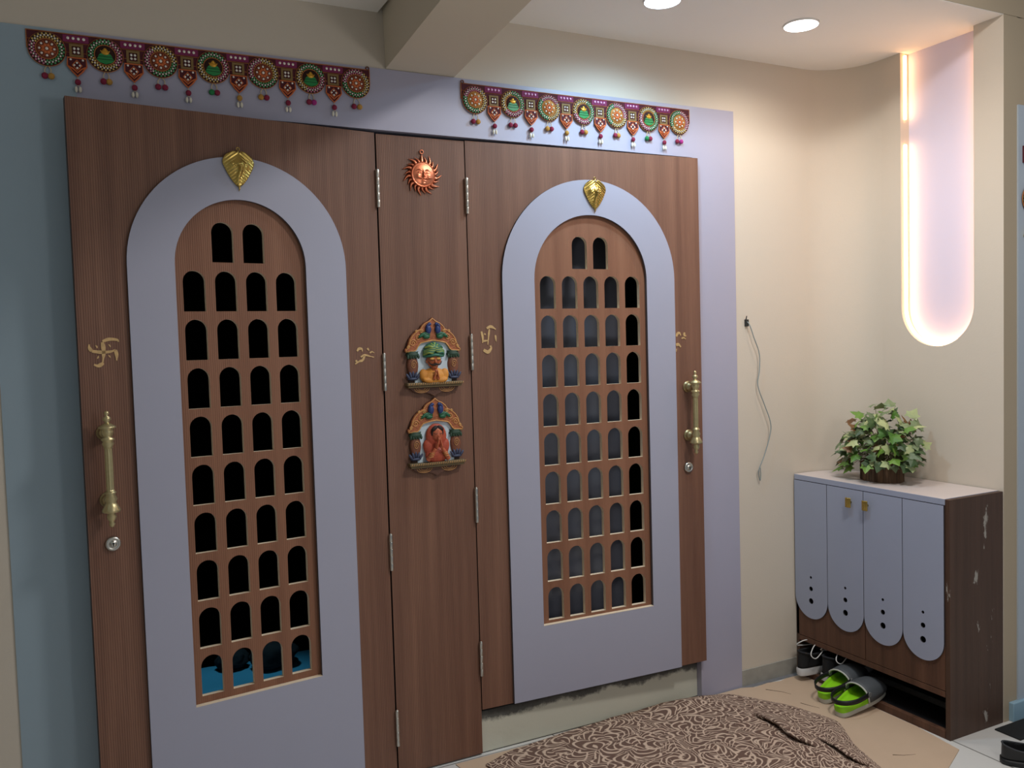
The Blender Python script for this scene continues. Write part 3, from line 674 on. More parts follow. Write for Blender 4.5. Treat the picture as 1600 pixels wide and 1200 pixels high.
def clog(loc, rz, label, group):
    r_ = empty('clog', loc, rz, label, 'shoe', group)
    L_, W_ = .265, .105
    bm = bmesh.new(); o = shoe_outline(L_, W_)
    vr = loft(bm, [[(x, y, .000) for x, y in shoe_outline(L_, W_-.008)], [(x, y, .004) for x, y in o], [(x, y, .016) for x, y in o], [(x, y*.99, .019) for x, y in o]])
    bm.faces.new(vr[0]); bobj('sole', bm, mat('pale_grey_sole', 'b9bab2', .6), r_)
    bm = bmesh.new(); vr = loft(bm, [[(x, y*.985, .019) for x, y in o], [(x-.0015, y*1.0, .030) for x, y in o], [(x, y*.97, .040) for x, y in o], [(x+.002*(1-x/L_*2), y*.90, .042) for x, y in o], [(x+.006*(1-x/L_*2), y*.84, .032) for x, y in o], [(x+.012*(1-x/L_*2), y*.75, .026) for x, y in o]])
    bm.faces.new(vr[-1]); bobj('footbed', bm, mat('lime_foam', '8fd31c', .5, bump=.2, bscale=150), r_)
    # toe cap over the front half
    bm = bmesh.new(); rings = []
    for k in range(13):
        s = .47+.53*(k/12)**.8*.995; x = s*L_
        oo = [p for p in shoe_outline(L_, W_, 80, .0)]; near = [abs(y) for (xx, y) in oo if abs(xx-x) < .006] or [.002]
        wd = max(near); h = .060*math.sqrt(max(0.0, 1-((s-.47)/.535)**2.6)); ring = []
        for q in range(15):
            th = PI*q/14; ring.append((x, wd*1.0*cos(th)+.006*sin(PI*s), .024+(h)*(sin(th)**.75)))
        rings.append(ring)
    loft(bm, rings, closed=False); tc_ = bobj('toe_cap', bm, mat('charcoal_foam', '4a4e52', .6, bump=.2, bscale=150), r_)
    s = tc_.modifiers.new('s', 'SOLIDIFY'); s.thickness = .004; s.offset = 0
    bm = bmesh.new(); bm_tube(bm, rings[0], .0035, seg=6); bobj('cap_rim', bm, mat('white_rim', 'bcbcb4', .6), r_)
    # heel strap
    arc = [(.130, .054, .055), (.09, .058, .058), (.045, .053, .060), (.008, .033, .062), (-.006, .002, .062), (.008, -.031, .062), (.045, -.050, .060), (.09, -.053, .058), (.130, -.048, .055)]
    bm = bmesh.new(); P = spline(arc, 5)
    a = [bm.verts.new(p+Vector((0, 0, .009))) for p in P]; b = [bm.verts.new(p-Vector((0, 0, .009))) for p in P]
    for i in range(len(P)-1): f = bm.faces.new((a[i], a[i+1], b[i+1], b[i])); f.smooth = True
    st = bobj('heel_strap', bm, BLACK, r_); s = st.modifiers.new('s', 'SOLIDIFY'); s.thickness = .004
    for yy in (.053, -.047):
        bm = bmesh.new(); bm_lathe(bm, [(.009, -.004), (.010, 0), (.009, .004)], 'y', (.130, yy, .055), 16); bobj('rivet', bm, mat('grey_rivet', '6d6f70', .5), r_)
    return r_
sneaker((1.722, -.080, .0285), .0, 'black sneaker with white laces, leftmost shoe in the cabinet shelf', 'black sneakers in the shoe shelf')
sneaker((1.765, -.172, .0285), .0, 'black sneaker set deeper between the laced sneaker and the green clogs', 'black sneakers in the shoe shelf')
c1 = clog((1.640, -.283, .0035), .10, 'lime and charcoal clog nearer the black sneakers', 'lime green clogs'); c1.rotation_euler = (0, -.165, .10)
c2 = clog((1.600, -.402, .0035), .10, 'lime and charcoal clog farthest out on the cardboard', 'lime green clogs'); c2.rotation_euler = (0, -.135, .10)
# dark shoe and doormat at the far right
DM = box('doormat', (2.000, -.845, .0005), (2.62, YE-.022, .005), mat('black_mat', '17191b', .9, bump=.5, bscale=200)); tag(DM, 'thin black doormat at the foot of the pale blue door frame', 'doormat')
s = empty('slip_on_shoe', (1.800, -.903, .001), -.75, 'black slip-on shoe cut off at the lower right corner of the photo', 'shoe')
bm = bmesh.new(); o = shoe_outline(.27, .10); vr = loft(bm, [[(x, y, 0) for x, y in o], [(x, y, .018) for x, y in o]]); bm.faces.new(vr[0]); bm.faces.new(vr[1]); bobj('sole', bm, BLACK, s)
bm = bmesh.new(); top = shoe_upper(bm, .27, .098, .016, .006, .150, .036, .066, .060, .2, .055); u = bobj('upper', bm, mat('black_leather', '1a1a1c', .45), s); mm = u.modifiers.new('s', 'SOLIDIFY'); mm.thickness = .003; mm.offset = -1
bm = bmesh.new(); bm_tube(bm, top, .003, closed=True, seg=6); bobj('collar', bm, mat('grey_collar', '35363a', .8), s)

# ------------------------------------------------------------ cardboard sheet and patterned mat
cp = [(.20, -.010), (1.47, -.012), (1.50, -.024), (1.527, -.034), (1.60, -.028), (1.66, -.040), (1.700, -.030), (1.783, -.034), (1.783, -.60), (1.757, -.785), (1.60, -.855), (1.2, -1.05), (.35, -1.0)]
me = plate_mesh(cp, [], .0005, .0030, plane='xy'); cdb = link('cardboard_sheet', me, CARD); tag(cdb, 'flattened brown cardboard sheet on the floor before the shoe cabinet', 'cardboard')
for a, b, c_ in (((1.545, -.075), (1.585, -.125), (1.60, -.16)), ((1.57, -.24), (1.585, -.28), (1.60, -.31)), ((1.53, -.70), (1.56, -.72), (1.60, -.735))):
    tube('tear', [(a[0], a[1], .0031), (b[0], b[1], .0031), (c_[0], c_[1], .0031)], lambda t: .0012*(1-t)+.0006, mat('cardboard_tear', '54412f', .9), cdb, seg=5, flat=.5)
def matmat():
    m = bpy.data.materials.new('leaf_swirl_fabric'); m.use_nodes = True; N = m.node_tree.nodes; L = m.node_tree.links; b = N['Principled BSDF']; b.inputs['Roughness'].default_value = .9
    b.inputs['Specular IOR Level'].default_value = .15
    tc = N.new('ShaderNodeTexCoord'); wn = N.new('ShaderNodeTexNoise'); wn.inputs['Scale'].default_value = 9; wn.inputs['Detail'].default_value = 2; L.new(tc.outputs['UV'], wn.inputs['Vector'])
    ws = N.new('ShaderNodeVectorMath'); ws.operation = 'SCALE'; ws.inputs['Scale'].default_value = .05; L.new(wn.outputs['Color'], ws.inputs[0])
    wa = N.new('ShaderNodeVectorMath'); wa.operation = 'ADD'; L.new(tc.outputs['UV'], wa.inputs[0]); L.new(ws.outputs[0], wa.inputs[1])
    def arcs(scale, K, K2, th):
        v = N.new('ShaderNodeTexVoronoi'); v.voronoi_dimensions = '2D'; v.inputs['Scale'].default_value = scale; L.new(wa.outputs[0], v.inputs['Vector'])
        sb = N.new('ShaderNodeVectorMath'); sb.operation = 'SUBTRACT'; L.new(wa.outputs[0], sb.inputs[0]); L.new(v.outputs['Position'], sb.inputs[1])
        sc = N.new('ShaderNodeSeparateColor'); L.new(v.outputs['Color'], sc.inputs[0])
        an = N.new('ShaderNodeMath'); an.operation = 'MULTIPLY'; an.inputs[1].default_value = 6.283; L.new(sc.outputs[0], an.inputs[0])
        vr = N.new('ShaderNodeVectorRotate'); vr.rotation_type = 'Z_AXIS'; L.new(sb.outputs[0], vr.inputs['Vector']); L.new(an.outputs[0], vr.inputs['Angle'])
        sx = N.new('ShaderNodeSeparateXYZ'); L.new(vr.outputs[0], sx.inputs[0])
        x2 = N.new('ShaderNodeMath'); x2.operation = 'MULTIPLY'; L.new(sx.outputs[0], x2.inputs[0]); L.new(sx.outputs[0], x2.inputs[1])
        a = N.new('ShaderNodeMath'); a.operation = 'MULTIPLY'; a.inputs[1].default_value = K2*scale*scale; L.new(x2.outputs[0], a.inputs[0])
        y = N.new('ShaderNodeMath'); y.operation = 'MULTIPLY_ADD'; y.inputs[1].default_value = K*scale; L.new(sx.outputs[1], y.inputs[0]); L.new(a.outputs[0], y.inputs[2])
        fr = N.new('ShaderNodeMath'); fr.operation = 'FRACT'; L.new(y.outputs[0], fr.inputs[0])
        r_ = ramp(N, [(0, (0,0,0,1)), (.05, (1,1,1,1)), (th, (1,1,1,1)), (th+.08, (0,0,0,1))]); L.new(fr.outputs[0], r_.inputs[0]); return r_
    A = arcs(17, 2.5, 5.0, .26); B = arcs(11, 1.6, 5.0, .13)
    mm = N.new('ShaderNodeMath'); mm.operation = 'MAXIMUM'; L.new(A.outputs[0], mm.inputs[0]); L.new(B.outputs[0], mm.inputs[1])
    mx = N.new('ShaderNodeMix'); mx.data_type = 'RGBA'; mx.inputs[6].default_value = lin('6b544a'); mx.inputs[7].default_value = lin('c9b19d'); L.new(mm.outputs[0], mx.inputs[0]); L.new(mx.outputs[2], b.inputs['Base Color'])
    return m
def make_mat():
    back = [(.285, -.075), (.40, -.035), (.60, -.008), (.80, .006), (.95, .012), (1.15, .005), (1.28, -.020), (1.37, -.055), (1.43, -.120)]
    front = [(.42, -1.00), (.60, -1.02), (.80, -1.03), (1.00, -1.02), (1.10, -1.0), (1.20, -.97), (1.30, -.93), (1.36, -.88), (1.39, -.82)]
    right = [(1.43, -.120), (1.50, -.24), (1.545, -.36), (1.555, -.44), (1.50, -.54), (1.455, -.62), (1.425, -.70), (1.39, -.82)]
    B = spline([(x, y, 0) for x, y in back], 12); F = spline([(x, y, 0) for x, y in front], 12); Rr = spline([(x, y, 0) for x, y in right], 12)
    nu, nv = 230, 190
    def at(P, t): f = t*(len(P)-1); i = min(int(f), len(P)-2); return P[i].lerp(P[i+1], f-i)
    bm = bmesh.new(); uvl = bm.loops.layers.uv.new('UVMap'); g = []
    for j in range(nv+1):
        v = j/nv; row = []
        for i in range(nu+1):
            u = i/nu; b_, f_ = at(B, u), at(F, u); p = b_.lerp(f_, v)
            # bend towards the ragged right edge
            rs = at(B, 1).lerp(at(F, 1), v); dr_ = at(Rr, v)-rs; p += dr_*(u**3)
            z = .009+.006*noise.noise(Vector((p.x*5, p.y*5, 1)))+.003*noise.noise(Vector((p.x*17, p.y*17, 4)))
            # ridge rucked up along the back edge near the jamb
            z += .018*math.exp(-(((p.x-1.18)/.16)**2+((p.y+.05)/.05)**2))
            # long diagonal fold
            for (fx, fy0, fy1, hh) in ((1.338, -.24, -.56, .026), (1.395, -.50, -.74, .020)):
                if fy1 < p.y < fy0:
                    e_ = sin(PI*(fy0-p.y)/(fy0-fy1))**.7; lx = fx-.03*(fy0-p.y)+.008*sin(p.y*30); dR = p.x-lx
                    if 0 <= dR < .07: q_ = 1-dR/.07; z += hh*e_*q_**.8; p.x -= .030*e_*q_**2
                    elif -.02 < dR < 0: z -= .004*e_
            a_, c_ = Vector((.95, -.25)), Vector((1.20, -.62)); d_ = (c_-a_); l_ = d_.length; d_.normalize(); q = Vector((p.x, p.y))-a_
            s_ = q.dot(d_)/l_; t_ = q.x*d_.y-q.y*d_.x
            if 0 < s_ < 1: z += sin(PI*s_)*(.010*math.exp(-((t_)/.025)**2))
            if v < .03 or u > .98 or u < .02: z *= .75
            row.append(bm.verts.new((p.x, p.y, max(z, .0045))))
        g.append(row)
    for j in range(nv):
        for i in range(nu):
            f = bm.faces.new((g[j][i], g[j+1][i], g[j+1][i+1], g[j][i+1])); f.smooth = True
            for lp, (a, b) in zip(f.loops, ((i, j), (i, j+1), (i+1, j+1), (i+1, j))): lp[uvl].uv = (a/nu*1.15, b/nv*.95)
    o = bobj('floor_mat', bm, matmat()); s = o.modifiers.new('s', 'SOLIDIFY'); s.thickness = .004; s.offset = -1
    tag(o, 'rumpled brown mat with a cream leafy swirl pattern in front of the right door', 'mat'); return o
make_mat()

# ------------------------------------------------------------ loose wire out of the back wall
wv = empty('loose_wire', (1.538, 0, 1.50), 0, 'thin loose grey electric wire hanging from a small hole in the beige wall', 'wire')
o3 = Vector((1.538, 0, 1.50))
pts = [(1.538, .0, 1.510), (1.540, -.018, 1.495), (1.560, -.022, 1.440), (1.588, -.020, 1.377), (1.590, -.018, 1.31), (1.580, -.018, 1.245), (1.612, -.020, 1.165), (1.640, -.022, 1.095), (1.642, -.020, 1.045), (1.612, -.020, .965), (1.582, -.018, .905), (1.580, -.014, .88), (1.590, -.012, .852), (1.594, -.012, .875), (1.592, -.012, .905)]
tube('cable', [p-o3 for p in spline(pts, 6)], .0021, mat('grey_cable', '8b9494', .5), wv, seg=8)
bm = bmesh.new(); bm_box(bm, (-.008, -.010, -.012), (.006, .0, .016)); bobj('junction_stub', bm, mat('dark_stub', '2b2a28', .7), wv)
bm = bmesh.new(); bm_tube(bm, [(-.003, -.004, .014), (-.006, -.012, .030)], .002, seg=6); bobj('cut_wire_end', bm, BLACK, wv)

# ------------------------------------------------------------ copper sun
su = empty('sun_face_plaque', (.157, .0095, 2.016), 0, 'shiny copper sun face with wavy rays above the two painted plaques', 'wall ornament')
bm = bmesh.new(); rings = []; nr_ = 44; na = 110
for k in range(nr_+1):
    r_ = .0425*k/nr_; ring = []
    for i in range(na):
        t = 2*PI*i/na; x, z = r_*cos(t), r_*sin(t)
        d = .006+.012*math.sqrt(max(0, 1-(r_/.046)**2))
        if r_ > .036: d += .0035*math.exp(-((r_-.040)/.0016)**2)
        d += .006*math.exp(-((x/.0035)**2+((z+.001)/.010)**2))              # nose
        d += .003*math.exp(-((x/.0055)**2+((z+.008)/.004)**2))
        for sg in (-1, 1):
            d += .0030*math.exp(-(((x-sg*.014)/.007)**2+((z-.012-.002*cos((x-sg*.014)*200))/.0016)**2))   # brows
            d += .0024*math.exp(-(((x-sg*.013)/.005)**2+((z-.0055)/.0022)**2)); d -= .002*math.exp(-(((x-sg*.013)/.002)**2+((z-.0055)/.001)**2))
            d += .0045*math.exp(-(((x-sg*.011)/.011)**2+((z+.0145-.16*abs(x-sg*.004))/.0022)**2))   # moustache
            d += .002*math.exp(-(((x-sg*.019)/.006)**2+((z+.006)/.006)**2))
        d += .003*math.exp(-((x/.006)**2+((z+.022)/.002)**2)); d += .003*math.exp(-((x/.006)**2+((z+.030)/.004)**2))
        ring.append((x, -d, z))
    rings.append(ring)
loft(bm, rings[1:]); bmesh.ops.contextual_create(bm, geom=[v for v in list(bm.verts)[:na]])
bobj('sun_face', bm, COPPER, su, smooth=True)
for i in range(22):
    t = PI/2 + 2*PI*i/22; long_ = i % 2 == 0; Ln = .032 if long_ else .024; bend = .30 if i != 0 else 0
    bm = bmesh.new(); n = 8; L_, R_, C_ = [], [], []
    for k in range(n+1):
        s = k/n; rr_ = .0385+Ln*s; tt = t+bend*s*s*.45*(1 if long_ else .8) - .06*sin(s*PI*1.6)*(bend > 0)
        w_ = .0082*(1-s)**.8*(1.0 if long_ else .85)*(1+.25*sin(PI*s))+.0002
        c = Vector((rr_*cos(tt), 0, rr_*sin(tt))); nn = Vector((-sin(tt), 0, cos(tt)))
        L_.append(bm.verts.new(c+nn*w_+Vector((0, -.0035, 0)))); R_.append(bm.verts.new(c-nn*w_+Vector((0, -.0035, 0)))); C_.append(bm.verts.new(c+Vector((0, -.0035-.0045*(1-s)-.001, 0))))
    for k in range(n):
        bm.faces.new((L_[k], L_[k+1], C_[k+1], C_[k])).smooth = True; bm.faces.new((C_[k], C_[k+1], R_[k+1], R_[k])).smooth = True
        bm.faces.new((R_[k], R_[k+1], L_[k+1], L_[k]))
    bobj('ray', bm, COPPER, su)
bm = bmesh.new(); bm_tube(bm, [(.006*cos(2*PI*i/16), -.004, .076+.006*sin(2*PI*i/16)) for i in range(16)], .002, closed=True, seg=6); bobj('hanging_ring', bm, COPPER, su)

# ------------------------------------------------------------ carved jharokha plaques
TERRA = mat('terracotta_carving', 'a25c36', .55, var=.55, vscale=150, bump=1.0, bscale=160)
GOLDL = mat('ochre_line', 'd09a5c', .5, .2)
DKEDGE = mat('dark_carved_edge', '3d2820', .7, var=.2, vscale=60)
PGREEN = mat('peacock_green', '1d5a3c', .5, var=.3, vscale=150); PBLUE = mat('peacock_blue', '24386e', .45, var=.2, vscale=150)
PIL = mat('brown_pillar', '7a4a35', .6, var=.25, vscale=120, bump=.5, bscale=200); DGR = mat('dark_green_leaf', '26402f', .6, var=.3, vscale=150)
LOT = mat('blue_grey_lotus', '3d435c', .6); WIN = mat('pale_blue_ground', 'c9dbe6', .6)
SKIN = mat('orange_brown_skin', 'b5623c', .5); SKIN2 = mat('terracotta_skin', 'b9603f', .5)
def plaque(loc, kind, label):
    P = empty('wall_plaque', loc, 0, label, 'wall plaque', 'pair of carved window plaques on the middle panel')
    W2 = .095
    ol = [(-W2, .012), (-W2+.004, .085)] 
    top = [(-.099, .022), (-.100, .030), (-.093, .035), (-.088, .048), (-.084, .062), (-.075, .076), (-.062, .088), (-.044, .098), (-.038, .108), (-.027, .117), (-.012, .124), (0, .134)]
    archL = top; archR = [(-x, z) for x, z in reversed(top[:-1])]
    inner = [(.094, .020), (.066, .022), (.060, .027), (.055, .036), (.045, .048), (.022, .053), (0, .056), (-.022, .053), (-.045, .048), (-.055, .036), (-.060, .027), (-.066, .022), (-.094, .020)]
    def zz(z): return z
    hood = [(x, zz(z)) for x, z in archL+archR+inner]
    # all z below are relative to the plaque centre line (0 = shelf top at -.085)
    back = [(-.086, -.085), (-.086, .022)] + archL + archR + [(.086, .022), (.086, -.085)]
    plate('back_board', back, [], -.006, 0, DKEDGE, P)
    plate('window_ground', [(x*1.0, z) for x, z in [(-.066, -.085), (.066, -.085), (.066, .026), (.044, .050), (.0, .060), (-.044, .050), (-.066, .026)]], [], -.0075, -.006, WIN, P)
    h = plate('arched_hood', hood, [], -.016, -.006, TERRA, P, bev=.0015); h['label'] = 'carved terracotta coloured arch'
    # rim lines and scrolls
    bm = bmesh.new(); bm_tube(bm, [(x*.97, -.0165, zz(z)-.003) for x, z in archL+archR], .0016, seg=6); bm_tube(bm, [(x, -.0165, zz(z)+.0015) for x, z in inner], .0022, seg=6)
    for sg in (-1, 1):
        for (cx_, cz_, r0) in ((-.072, .050, .0125), (-.052, .068, .0110), (-.088, .036, .006), (-.040, .088, .007), (-.058, .088, .005)):
            sp = [(sg*(cx_+r0*(1-k/22)*cos(k*.55)), -.017, cz_+r0*(1-k/22)*sin(k*.55)) for k in range(20)]
            bm_tube(bm, sp, .0015, seg=5)
    bobj('scrollwork', bm, GOLDL, P)
    for sg in (-1, 1):
        bm = bmesh.new()
        bm_ball(bm, (sg*.017, -.020, .094), .0105, (1.0, .6, 1.5), mi=0); bm_ball(bm, (sg*.012, -.021, .112), .0058, (1, .7, 1), mi=0)
        bm_tube(bm, spline([(sg*.017, -.021, .097), (sg*.022, -.022, .105), (sg*.014, -.022, .113)], 4), .0042, seg=6, mi=0)
        for q in range(4): bm_ball(bm, (sg*(.022+.0068*q), -.019, .080-.0006*q-.004*(q % 2)), .0100, (1.3, .45, .55), mi=1, rot=Matrix.Rotation(sg*.3*(q-1), 4, 'Y').to_euler())
        bm_ball(bm, (sg*.024, -.019, .070), .0120, (1.1, .45, .6), mi=1)
        bobj('peacock', bm, [PBLUE, PGREEN], P)
        # pillar: green capital, bulged shaft, lotus foot
        bm = bmesh.new(); bm_lathe(bm, [(.012, -.056), (.016, -.048), (.0195, -.030), (.0195, -.018), (.016, -.004), (.012, .006), (.012, .012)], 'z', (sg*.072, -.008, 0), 16, sy=.55); pi_ = bobj('pillar', bm, PIL, P)
        bm = bmesh.new(); bm_lathe(bm, [(.014, .000), (.024, .010), (.022, .014), (.019, .017), (.022, .022)], 'z', (sg*.072, -.008, 0), 16, sy=.6)
        for q in range(5): bm_ball(bm, (sg*.072+(q-2)*.009, -.017, .004), .0055, (.8, .5, 1.3))
        bobj('capital', bm, DGR, pi_)
        bm = bmesh.new()
        for q in range(5): bm_ball(bm, (sg*.074+(q-2)*.009, -.015, -.060+.004*(2-abs(q-2))), .0075, (.6, .45, 1.5), rot=Matrix.Rotation((q-2)*.3, 4, 'Y').to_euler())
        bm_ball(bm, (sg*.074, -.011, -.069), .014, (1.4, .6, .4)); bobj('lotus_foot', bm, LOT, pi_)
        bm = bmesh.new(); sp = [(sg*.072+.010*(1-k/26)*cos(k*.5), -.0195, -.022+.016*(1-k/26)*sin(k*.5)) for k in range(24)]; bm_tube(bm, sp, .0009, seg=5); bobj('pillar_scroll', bm, GOLDL, pi_)
    bm = bmesh.new(); bm_box(bm, (-.100, -.030, -.092), (.100, 0, -.082)); bm_box(bm, (-.096, -.026, -.099), (.096, 0, -.092)); sh = bobj('shelf', bm, mat('olive_shelf', '6a5a3d', .6, var=.3, vscale=100), P); bevel(sh, .002)
    bm = bmesh.new()
    for k in range(25): bm_tube(bm, [(-.096+.008*k, -.0305, -.091), (-.092+.008*k, -.0305, -.083)], .0009, seg=5)
    bobj('rope_moulding', bm, GOLDL, sh)
    br = [(-.088, -.099), (-.080, -.108), (-.066, -.116), (-.048, -.120), (-.030, -.117), (-.016, -.122), (0, -.131), (.016, -.122), (.030, -.117), (.048, -.120), (.066, -.116), (.080, -.108), (.088, -.099)]
    plate('lower_bracket', br, [], -.014, 0, mat('brown_bracket', '5a3a2c', .6, var=.3, vscale=120, bump=.8, bscale=200), P, bev=.0015)
    for sg in (-1, 1):
        bm = bmesh.new()
        for rr_ in (.018, .013, .008): bm_tube(bm, [(sg*.045+rr_*1.5*cos(PI+PI*k/14), -.0145, -.101+rr_*.85*sin(PI+PI*k/14)) for k in range(15)], .0010, seg=5)
        bobj('bracket_scroll', bm, GOLDL, P)
    # praying bust, one continuous body
    def body(parts, m, vox=.0016, name='figure_body'):
        bm = bmesh.new()
        for c, r, s, e in parts: bm_ball(bm, c, r, s, 16, 10, rot=(Matrix.Rotation(e, 4, 'Y').to_euler() if e else None))
        o = bobj(name, bm, m, P); rm = o.modifiers.new('r', 'REMESH'); rm.mode = 'VOXEL'; rm.voxel_size = vox; rm.use_smooth_shade = True
        sm = o.modifiers.new('sm', 'SMOOTH'); sm.iterations = 2
        return o
    if kind == 'man':
        f = body([((0, -.016, -.066), .036, (1.15, .5, .75), 0), ((-.034, -.016, -.062), .019, (.9, .6, 1.35), -.35), ((.034, -.016, -.062), .019, (.9, .6, 1.35), .35), ((0, -.014, -.046), .020, (1.6, .5, .6), 0),
                  ((-.026, -.028, -.076), .010, (1.9, .8, .8), .20), ((.026, -.028, -.076), .010, (1.9, .8, .8), -.20)], mat('ochre_shirt', 'd08a35', .6, var=.12, vscale=90), name='shirt')
        f['label'] = 'bust in a yellow ochre shirt'
        hd = body([((0, -.016, -.008), .025, (.98, .70, 1.08), 0), ((0, -.0335, -.014), .0052, (.8, 1, 1.6), 0), ((-.0245, -.014, -.012), .006, (.6, .6, 1.2), 0), ((.0245, -.014, -.012), .006, (.6, .6, 1.2), 0), ((0, -.018, -.040), .011, (1, .8, 1.2), 0), ((0, -.027, -.031), .009, (1.2, .7, .7), 0)], SKIN, name='head')
        bm = bmesh.new()
        for sg in (-1, 1):
            for q in range(4): bm_tube(bm, spline([(sg*(.0105), -.034, -.072), (sg*.0060, -.037-.0012*q, -.060), (sg*.0018, -.038-.0012*q, -.042+.002*q-.003*abs(q-1))], 5), .0026, seg=8)
            bm_tube(bm, spline([(sg*.009, -.036, -.068), (sg*.007, -.0385, -.060), (sg*.0035, -.040, -.053)], 5), .0022, seg=8)
            bm_ball(bm, (sg*.006, -.034, -.066), .0075, (.7, .7, 1.3))
        bobj('praying_hands', bm, SKIN, P)
        bm = bmesh.new()
        bm_ball(bm, (0, -.014, .026), .031, (1.12, .55, .80), 20, 14, mi=0)
        for q in range(6):
            for sg in (-1, 1):
                t0 = q/5; a0 = Vector((-sg*.036, -.016, .010+.012*t0)); a1 = Vector((sg*(.004+.026*t0), -.018, .049-.016*t0)); mdl = Vector((-sg*(.010-.018*t0), -.0345, .026+.008*t0-.010*(1-t0)))
                bm_tube(bm, spline([a0, (a0+mdl)/2+Vector((0, -.008, .004)), mdl, (a1+mdl)/2+Vector((0, -.006, .003)), a1], 4), .0042, seg=8, mi=(q+(sg > 0)) % 2)
        bm_tube(bm, spline([(-.035, -.014, .006), (-.020, -.031, .006), (0, -.036, .009), (.020, -.031, .006), (.035, -.014, .006)], 5), .0050, seg=8, mi=0)
        bobj('turban', bm, [mat('turban_green', '2f6a55', .5, var=.3, vscale=90), mat('turban_olive', '8a9a4a', .5, var=.2, vscale=90)], P)
        bm = bmesh.new()
        for sg in (-1, 1): bm_tube(bm, spline([(0, -.0365, -.0215), (sg*.008, -.0365, -.0235), (sg*.017, -.033, -.022), (sg*.025, -.028, -.012)], 5), lambda t: .0042*(1-t*.8), seg=8)
        bobj('moustache', bm, mat('black_hair', '221410', .7), P)
        bm = bmesh.new()
        for sg in (-1, 1): bm_ball(bm, (sg*.011, -.0315, -.004), .0075, (1.15, .5, .75))
        bobj('eyelids', bm, mat('gold_eyelid', 'd9a04e', .4), P)
        bm = bmesh.new()
        for sg in (-1, 1): bm_tube(bm, spline([(sg*.004, -.0345, -.0070), (sg*.011, -.0358, -.0085), (sg*.018, -.0325, -.0065)], 4), .0009, seg=5)
        bobj('eye_line', bm, mat('black_line', '1c120f', .6), P)
    else:
        f = body([((0, -.016, -.060), .034, (1.25, .5, .8), 0), ((0, -.014, .004), .036, (1.05, .45, 1.2), 0), ((-.026, -.014, -.036), .020, (1, .6, 1.6), -.3), ((.026, -.014, -.036), .020, (1, .6, 1.6), .3)], mat('red_orange_veil', 'a8472f', .6, var=.3, vscale=110), name='veil')
        f['label'] = 'red orange veil draped over the head and shoulders'
        body([((0, -.026, .012), .020, (.95, .65, 1.25), 0), ((0, -.038, .006), .0035, (.8, 1, 1.9), 0)], SKIN2, name='head')
        bm = bmesh.new()
        for sg in (-1, 1): bm_ball(bm, (sg*.010, -.030, .031), .011, (1.25, .55, .75), rot=Matrix.Rotation(sg*.6, 4, 'Y').to_euler()); bm_ball(bm, (sg*.018, -.028, .018), .006, (.7, .6, 1.9))
        bobj('hair', bm, mat('black_hair', '221410', .7), P)
        bm = bmesh.new()
        for sg in (-1, 1):
            bm_tube(bm, spline([(sg*.037, -.026, -.074), (sg*.026, -.034, -.056), (sg*.012, -.040, -.036)], 5), lambda t: .0085-.003*t, seg=10)
            for q in range(4): bm_tube(bm, spline([(sg*.011, -.041, -.036), (sg*(.007), -.0445-.001*q, -.022), (sg*(.0022), -.045-.0012*q, .002-.0025*abs(q-1))], 5), .0026, seg=8)
            bm_tube(bm, spline([(sg*.011, -.042, -.032), (sg*.0085, -.046, -.022), (sg*.005, -.048, -.014)], 5), .0022, seg=8)
            bm_ball(bm, (sg*.008, -.041, -.028), .0075, (.8, .6, 1.3))
        bobj('praying_hands', bm, SKIN2, P)
        bm = bmesh.new()
        for sg in (-1, 1):
            for q in range(3): bm_tube(bm, [(sg*(.028-.003*q)+.0085*cos(2*PI*k/12), -.034+.0085*sin(2*PI*k/12), -.062+.006*q) for k in range(12)], .0013, closed=True, seg=5)
        bm_ball(bm, (0, -.0395, .026), .0016); bobj('bangles_and_bindi', bm, GOLDL, P)
        bm = bmesh.new()
        for sg in (-1, 1): bm_tube(bm, spline([(sg*.004, -.0395, .0150), (sg*.009, -.040, .0135), (sg*.015, -.0365, .0155)], 4), .0008, seg=5)
        bobj('closed_eyes', bm, mat('black_line', '1c120f', .6), P)
    return P
plaque((.1705, .0095, 1.408), 'man', 'carved arched plaque of a praying moustached man in a green turban')
plaque((.1705, .0095, 1.139), 'woman', 'carved arched plaque of a praying woman in a red orange veil')

# ------------------------------------------------------------ torans (beaded door hangings)
MAR = mat('maroon_felt', '4d1520', .85, var=.2, vscale=60, bump=.4, bscale=300)
MAG = mat('magenta_felt', '7a2350', .8, var=.15, vscale=60)
PIPE = mat('orange_gold_cord', 'b8713a', .5, .2, var=.2, vscale=200)
ORG = mat('orange_beads', 'c2612c', .45, var=.3, vscale=200)
MIR = mat('mirror_sequin', 'e9e2d8', .22, .35); MIRP = mat('pink_sequin', 'dba6cc', .3, .2)
BG = mat('green_bead', '4f9a62', .35); BP = mat('rose_bead', 'c07088', .35); BY = mat('gold_bead', 'd3b56a', .3, .4); BC = mat('cream_bead', 'd9d3b8', .35)
GRN = mat('green_satin', '18803f', .4, var=.15, vscale=100); GLD = mat('gold_foil', 'c9962f', .35, .5, var=.2, vscale=120); BRN = mat('dark_brown_felt', '33160f', .85)
TASR = mat('crimson_pompom', '86203f', .85, bump=1, bscale=400); TASG = mat('gold_pompom', 'b98a3e', .85, bump=1, bscale=400); TASM = mat('magenta_pompom', 'a02a7a', .85); TASGR = mat('green_pompom', '1f7a44', .85)
SHELL = mat('cream_shell', 'e2dccb', .4); CORD = mat('cream_cord', 'c9b48c', .7)
RUST = mat('rust_felt', '7a3a28', .8); OCHRE = mat('ochre_felt', 'b5803c', .7, var=.3, vscale=120)
